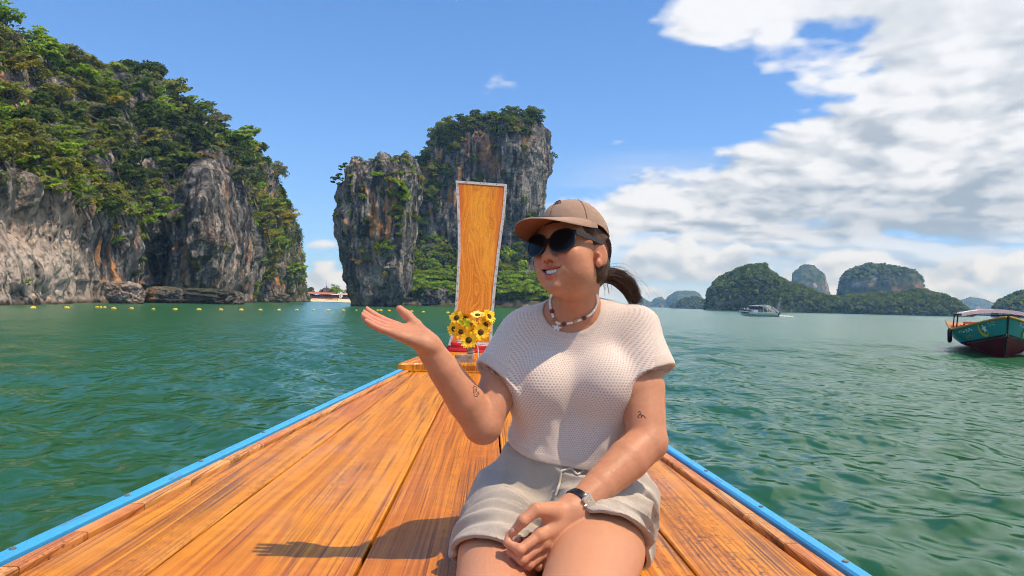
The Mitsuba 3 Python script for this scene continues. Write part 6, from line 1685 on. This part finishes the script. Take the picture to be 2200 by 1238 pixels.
# ------------------------------------------------------------------ the landing at the foot of the big rock
prin('concrete', lambda p, n, uv: mix((.34, .31, .28), (.20, .18, .16), fbm(p.x * 2, p.y * 2, p.z * 3, 3)), .9, .1)
def landing():
    key = thing('landing_stage', 'low concrete landing stage with dark openings at the foot of the big rock', 'jetty')
    a, b = survey(868, 650, 240), survey(918, 650, 240); w = b[0] - a[0]
    put('deck', ply(rbox((w, 3.0, .35), ((a[0] + b[0]) / 2, a[1] + 1.5, 1.05), .03), 'concrete', smooth=False), key)
    for i in range(6): put('pier', ply(rbox((.4, 2.6, 1.6), (a[0] + .3 + (w - .6) * i / 5, a[1] + 1.6, .15), .03), 'concrete', smooth=False), key)
    for x, ps, tp, bt_, lab in ((872, 'stand', 'white', 'beige', 'person in white at the left end of the landing stage'), (876, 'walk', 'pink', 'blue', 'person in pink on the landing stage'), (879, 'stand', 'white', 'blue', 'person in white and blue on the landing stage, third from the left'), (882.5, 'akimbo', 'white', 'black', 'person in white and black on the landing stage, hands on hips'), (886, 'raise', 'pink', 'white', 'person on the landing stage with one arm raised'), (904, 'stand', 'white', 'white', 'person all in white standing apart on the landing stage')):
        p = survey(x, 650, 241); p[2] = 1.23; folk(lab, p, x * 1.7, ps, tp, bt_)
landing()

# ------------------------------------------------------------------ the speedboat
prin('gelcoat', (.62, .66, .68), .3, .5); prin('navy', (.015, .02, .05), .4, .4); prin('hull_teal', (.16, .28, .32), .35, .5); prin('engine_black', (.02, .02, .022), .35, .5); prin('foam', (.75, .80, .80), .9, .1)
def speedboat():
    key = thing('speedboat', 'white speedboat with a dark hardtop and three outboards crossing in front of the pointed island', 'boat')
    c = on_water(1630, 168); M = rotz(math.radians(176)); W = lambda v: np.asarray(v, float) @ M.T + c            # +x is its bow
    s = np.linspace(-4.3, 4.7, 40); V = []
    for x in s:
        k = np.clip((x - .5) / 4.2, 0, 1); hw = 1.28 * (1 - k ** 2.4) + .02; g = .92 + .38 * k + .10 * np.clip(-x / 4, 0, 1) * 0; ch = .22 + .55 * k ** 1.5; ke = -.35 + .95 * k ** 2.6
        V.append([(x, -hw, g), (x, -hw * .98, g - .18), (x, -hw * .84, ch), (x, 0, ke), (x, hw * .84, ch), (x, hw * .98, g - .18), (x, hw, g), (x, hw * .86, g + .02), (x, 0, g - .05), (x, -hw * .86, g + .02)])
    V = np.array(V); f = grid_faces(40, 10, True); v = W(V.reshape(-1, 3)); n = len(v); v = np.vstack([v, W([(-4.3, 0, .4)])]); f = np.vstack([f, [[(j + 1) % 10, j, n] for j in range(10)]])
    m = mesh(v, f); m.fix_normals(); put('hull', ply(m, 'gelcoat', smooth=35), key)
    def patch(nm, x0, x1, h0, h1, mt):
        for sd in (-1, 1):
            xs = np.linspace(x0, x1, 16); P = []
            for x in xs:
                k = np.clip((x - .5) / 4.2, 0, 1); hw = 1.28 * (1 - k ** 2.4) + .02; g = .92 + .38 * k; ch = .22 + .55 * k ** 1.5
                for h in (h0, h1): z = ch + (g - .18 - ch) * h; P.append((x, sd * (hw * (.84 + .14 * h) + .015), z))
            mm = mesh(W(P), grid_faces(16, 2)); put(nm, ply(mm, mt, smooth=True), key)
    patch('hull_stripe', -4.2, 4.2, .02, .45, 'hull_teal'); patch('bow_flash', 2.6, 4.4, .40, .98, 'navy')
    def bx(nm, sz, at, mt, bev=.05, R=np.eye(3), par=None): q = rbox(sz, (0, 0, 0), bev); return put(nm, ply(mesh(W(np.asarray(q.vertices) @ R.T + at), q.faces), mt, smooth=False), par or key)
    bx('hardtop', (4.6, 2.2, .16), (-.4, 0, 2.55), 'gelcoat', .07); bx('hardtop_cover', (3.4, 2.0, .10), (.1, 0, 2.70), 'navy', .04); bx('side_screen', (2.9, 2.02, .80), (.75, 0, 2.05), 'navy', .15); bx('console', (1.2, 1.5, .8), (.9, 0, 1.25), 'gelcoat', .1)
    for sd in (-1, 1):
        for x in (-2.4, -.9): bx('pillar', (.10, .10, 1.65), (x, sd * 1.02, 1.72), 'gelcoat', .02)
        put('arch_leg', ply(tube(W([(-1.5, sd * 1.15, 2.55), (-2.5, sd * 1.2, 1.75), (-3.2, sd * 1.22, .85)]), .13, 8), 'gelcoat', smooth=True), key)
        put('stern_rail', ply(tube(W([(-3.0, sd * 1.1, 2.35), (-4.0, sd * 1.15, 1.5), (-4.5, sd * 1.15, .95)]), .10, 8), 'gelcoat', smooth=True), key)
        put('bow_rail', ply(tube(W([(1.8, sd * 1.1, 1.55), (3.2, sd * .8, 1.75), (4.5, 0, 1.8)]), .03, 6), 'silver', smooth=True), key)
    for y in (-.75, 0, .75):
        ek = bx('outboard', (.65, .48, .75), (-4.65, y, 1.05), 'engine_black', .12); bx('leg', (.25, .16, .9), (-4.68, y, .35), 'engine_black', .04, np.eye(3), ek)
    for y in (-.55, .55): put('light', ply(tube(W([(-1.2 + y, y, 2.62), (-1.2 + y, y, 3.05)]), .06, 6), 'silver', smooth=True), key)
    put('antenna', ply(tube(W([(-2.2, -.6, 2.62), (-2.4, -.6, 3.7)]), .025, 5), 'silver', smooth=True), key)
    for (x, y, ps, tp, bo, lab) in ((3.3, -.3, 'stand', 'white', 'black', 'person in white standing at the bow of the speedboat'), (2.7, .25, 'akimbo', 'white', 'blue', 'person with hands on hips on the foredeck of the speedboat'), (2.2, -.5, 'walk', 'white', 'black', 'person in white beside the windscreen of the speedboat'), (-2.4, .2, 'stand', 'red', 'black', 'person in red under the hardtop of the speedboat'), (-3.3, -.4, 'stand', 'black', 'white', 'person in black at the stern of the speedboat')):
        folk(lab, W([(x, y, .72)])[0], 1.5, ps, tp, bo, None, .86 if x > 0 else .9)
    r = np.random.default_rng(4); n = 150; q = np.stack([-4.8 - 3.2 * r.random(n) ** 1.6, (r.random(n) - .5) * 2.2, .10 + .12 * r.random(n)], -1)
    ic = trimesh.creation.icosphere(0, 1.0); put('wake_foam', ply(mesh(np.vstack([W(p) + ic.vertices * np.array([.34, .34, .10]) * (.4 + r.random()) for p in q]), np.vstack([ic.faces + 12 * i for i in range(n)])), 'foam', smooth=False)); say(list(scene)[-1], 'white wake foam behind the speedboat', 'foam', None, 'stuff')
speedboat()

# ------------------------------------------------------------------ the green long-tail boat on the right
prin('teal_paint', lambda p, n, uv: mix((.018, .20, .185), (.025, .26, .24), fbm(p.x * 2, p.y * 2, p.z * 3, 3)), .4, .5); prin('red_paint', lambda p, n, uv: mix((.20, .012, .022), (.12, .010, .015), fbm(p.x * 2, p.y * 2, p.z * 3, 3)), .45, .4)
prin('black_paint', (.012, .014, .014), .5, .4); prin('ochre_paint', (.36, .22, .05), .5, .4); prin('sign_white', (.70, .74, .74), .6, .3); prin('sign_yellow', (.50, .42, .03), .6, .3); prin('awning_white', (.74, .72, .68), .8, .2); prin('awning_cyan', (.08, .50, .58), .8, .2); prin('awning_peach', (.68, .42, .26), .8, .2); prin('rubber', (.012, .012, .013), .8, .2); prin('orange_wood', (.52, .17, .06), .6, .3)
def greenboat():
    key = thing('longtail_boat', 'green and red long-tail boat with star emblems and a striped awning at the right edge', 'boat')
    o = on_water(2166, 26.3); ax = unit(np.array([.515, .857, 0])); sd = np.array([ax[1], -ax[0], 0]); W = lambda s, y, z: o + ax * s + sd * y + np.array([0, 0, z])
    def prof(s):
        t = np.clip(s / 3.4, 0, 1)
        return dict(g=1.60 - .62 * t ** .85 + .05 * np.clip(s - 6, 0, 9), w=.04 + 1.66 * t ** .72, cw=.03 + 1.30 * t ** .8, c=.86 - .50 * t ** .8, kz=.86 - 1.15 * np.clip(s / 2.4, 0, 1) ** .75, ks=0)
    S_ = np.concatenate([np.linspace(0, 3.4, 30), np.linspace(3.6, 12, 16)])
    def side(nm, f0, f1, mt, sgns=(-1, 1), off=0.0):
        for q in sgns:
            V = []
            for s in S_:
                p = prof(s)
                for k in np.linspace(f0, f1, 5):
                    y = p['cw'] + (p['w'] - p['cw']) * k + .05 * math.sin(k * math.pi) * min(1, s); z = p['c'] + (p['g'] - p['c']) * k; V.append(W(s + .12 * (1 - k) * 2.0 * (s < 3), q * (y + off), z))
            f = grid_faces(len(S_), 5); put(nm, ply(mesh(V, f if q > 0 else f[:, ::-1]), mt, smooth=True), key)
    side('hull_side', .10, .985, 'teal_paint'); side('hull_stripe', 0, .12, 'black_paint', off=.004)
    for q in (-1, 1):
        V = []
        for s in S_:
            p = prof(s)
            for k in np.linspace(0, 1, 5): V.append(W(s + .24 * (s < 3), q * p['cw'] * (1 - k), p['c'] + (p['kz'] - p['c']) * k ** 1.2))
        f = grid_faces(len(S_), 5); put('hull_bottom', ply(mesh(V, f if q < 0 else f[:, ::-1]), 'red_paint', smooth=True), key)
        put('gunwale', ply(tube([W(s, q * prof(s)['w'], prof(s)['g']) for s in S_], .055, 8), 'ochre_paint', smooth=True), key)
    put('stem', ply(tube([W(.0, 0, 1.60), W(.10, 0, 1.2), W(.24, 0, .86), W(.45, 0, .62), W(1.1, 0, .22), W(2.4, 0, -.3)], [.04, .03, .03, .03, .03, .03], 8), 'black_paint', smooth=True), key)
    V = [W(s, q * prof(s)['w'] * .97, prof(s)['g'] - .06) for s in S_ for q in (-1, 1)]; put('foredeck', ply(mesh(V, grid_faces(len(S_), 2)), 'orange_wood', smooth=True), key)
    # emblems and lettering on both bows
    def on_side(q, s, k, out=.012):
        p = prof(s); y = p['cw'] + (p['w'] - p['cw']) * k + .05 * math.sin(k * math.pi) * min(1, s); return W(s + .24 * (1 - k) * (s < 3), q * (y + out), p['c'] + (p['g'] - p['c']) * k)
    def decal(q, s, k, shape, mt, nm, t=.006):
        c = on_side(q, s, k); e1 = unit(on_side(q, s + .1, k) - on_side(q, s - .1, k)); e2 = unit(on_side(q, s, k + .1) - on_side(q, s, k - .1)); e2 = unit(e2 - e1 * (e1 @ e2)); n_ = np.cross(e1, e2); n_ = n_ if n_ @ (EYE - c) > 0 else -n_
        for g in getattr(shape, 'geoms', [shape]):
            m = trimesh.creation.extrude_polygon(g, t, engine='earcut'); put(nm, ply(mesh(np.asarray(m.vertices) @ np.stack([e1, e2, n_]) + c + n_ * .004, m.faces), mt, smooth=False), key)
    import shapely
    star = shapely.Polygon([((.20 if i % 2 == 0 else .075) * math.sin(i * math.pi / 5 + .25), (.20 if i % 2 == 0 else .075) * math.cos(i * math.pi / 5 + .25)) for i in range(10)])
    moon = shapely.Point(0, 0).buffer(.30).difference(shapely.Point(.09, .07).buffer(.27))
    from shapely import affinity
    for q in (-1, 1):
        decal(q, .95, .60, star, 'sign_white', 'star_emblem'); decal(q, 1.05, .56, affinity.scale(moon, 1.0, 1.0) if q > 0 else affinity.scale(moon, -1, 1), 'sign_yellow', 'crescent_emblem')
        r = np.random.default_rng(6 + q)
        for s0, k0, n_, h, mt in ((1.75, .62, 8, .13, 'sign_white'), (1.9, .30, 6, .10, 'sign_yellow'), (.42, .80, 5, .07, 'sign_white'), (.40, .68, 5, .06, 'sign_white')):
            for i in range(n_):
                pts = [(r.random() * h * .7, r.random() * h) for _ in range(4)]
                decal(q, s0 + i * h * 1.05, k0 + .02 * math.sin(i), shapely.LineString(pts).buffer(h * .12, 2), mt, 'lettering', .004)
    # awning on its frame
    za = 1.66; fr = []
    for s in (4.6, 8.5):
        for q in (-1, 1): put('awning_post', ply(tube([W(s, q * 1.50, .9), W(s, q * 1.44, za)], .028, 8), 'black_paint', smooth=True), key)
        put('awning_bar', ply(tube([W(s, -1.44, za), W(s, 1.44, za)], .026, 8), 'black_paint', smooth=True), key)
    for y0, y1, mt in ((-1.30, -.62, 'awning_white'), (-.62, -.05, 'awning_peach'), (-.05, 1.15, 'awning_cyan'), (1.15, 1.32, 'awning_peach')):
        ss = np.linspace(4.5, 9.5, 8); V = [W(s, y, za + .05 + .22 * (1 - (y / 1.4) ** 2) - .03 * math.sin(s * 3)) for s in ss for y in np.linspace(y0, y1, 5)]; f = grid_faces(8, 5); put('awning', ply(mesh(V, f), mt, smooth=True), key)
        V = [W(4.5, y, za + .05 + .22 * (1 - (y / 1.4) ** 2) - h) for h in (0, .16) for y in np.linspace(y0, y1, 5)]; put('awning_edge', ply(mesh(V, grid_faces(2, 5)), 'awning_white', smooth=True), key)
    for z, q in ((1.30, 0),): put('crossbar', ply(rbox((2.5, .10, .10), (0, 0, 0), .02, np.stack([sd, ax, _z], 1)).apply_translation(W(4.4, 0, z)), 'orange_wood', smooth=False), key)
    for q in (-1, 1): put('crossbar_post', ply(tube([W(4.4, q * 1.25, .85), W(4.4, q * 1.20, 1.32)], .035, 8), 'black_paint', smooth=True), key)
    for s in (5.2, 6.4): put('bench', ply(rbox((2.6, .35, .08), (0, 0, 0), .02, np.stack([sd, ax, _z], 1)).apply_translation(W(s, 0, 1.12)), 'orange_wood', smooth=False), key)
    to = trimesh.creation.torus(.24, .085, major_sections=28, minor_sections=12); Mx = np.stack([ax, _z, sd], 1)
    tk = thing('tyre', 'black tyre fender hanging at the left side of the green boat', 'tyre'); put('ring', ply(mesh(np.asarray(to.vertices) @ Mx.T + W(3.5, -1.78, .72), to.faces), 'rubber', smooth=True), tk); put('rope', ply(tube([W(3.5, -1.73, .96), W(3.5, -1.70, 1.02)], .02, 6), 'white_cord', smooth=True), tk)
greenboat()
# ------------------------------------------------------------------ the sea air
scene['air'] = {'type': 'homogeneous', 'albedo': rgb(.90, .95, .99), 'sigma_t': {'type': 'rgb', 'value': [.00008, .00014, .00025]}, 'scale': 1.0}
scene['clear'] = {'type': 'null'}
scene['haze'] = {'type': 'cube', 'to_world': T().translate([0, 0, 99.0]).scale([4000, 4000, 100.5]), 'bsdf': {'type': 'ref', 'id': 'clear'}, 'interior': {'type': 'ref', 'id': 'air'}}
say('haze', 'thin sea haze over the bay', 'haze', None, 'stuff')
scene['camera']['medium'] = {'type': 'ref', 'id': 'air'}
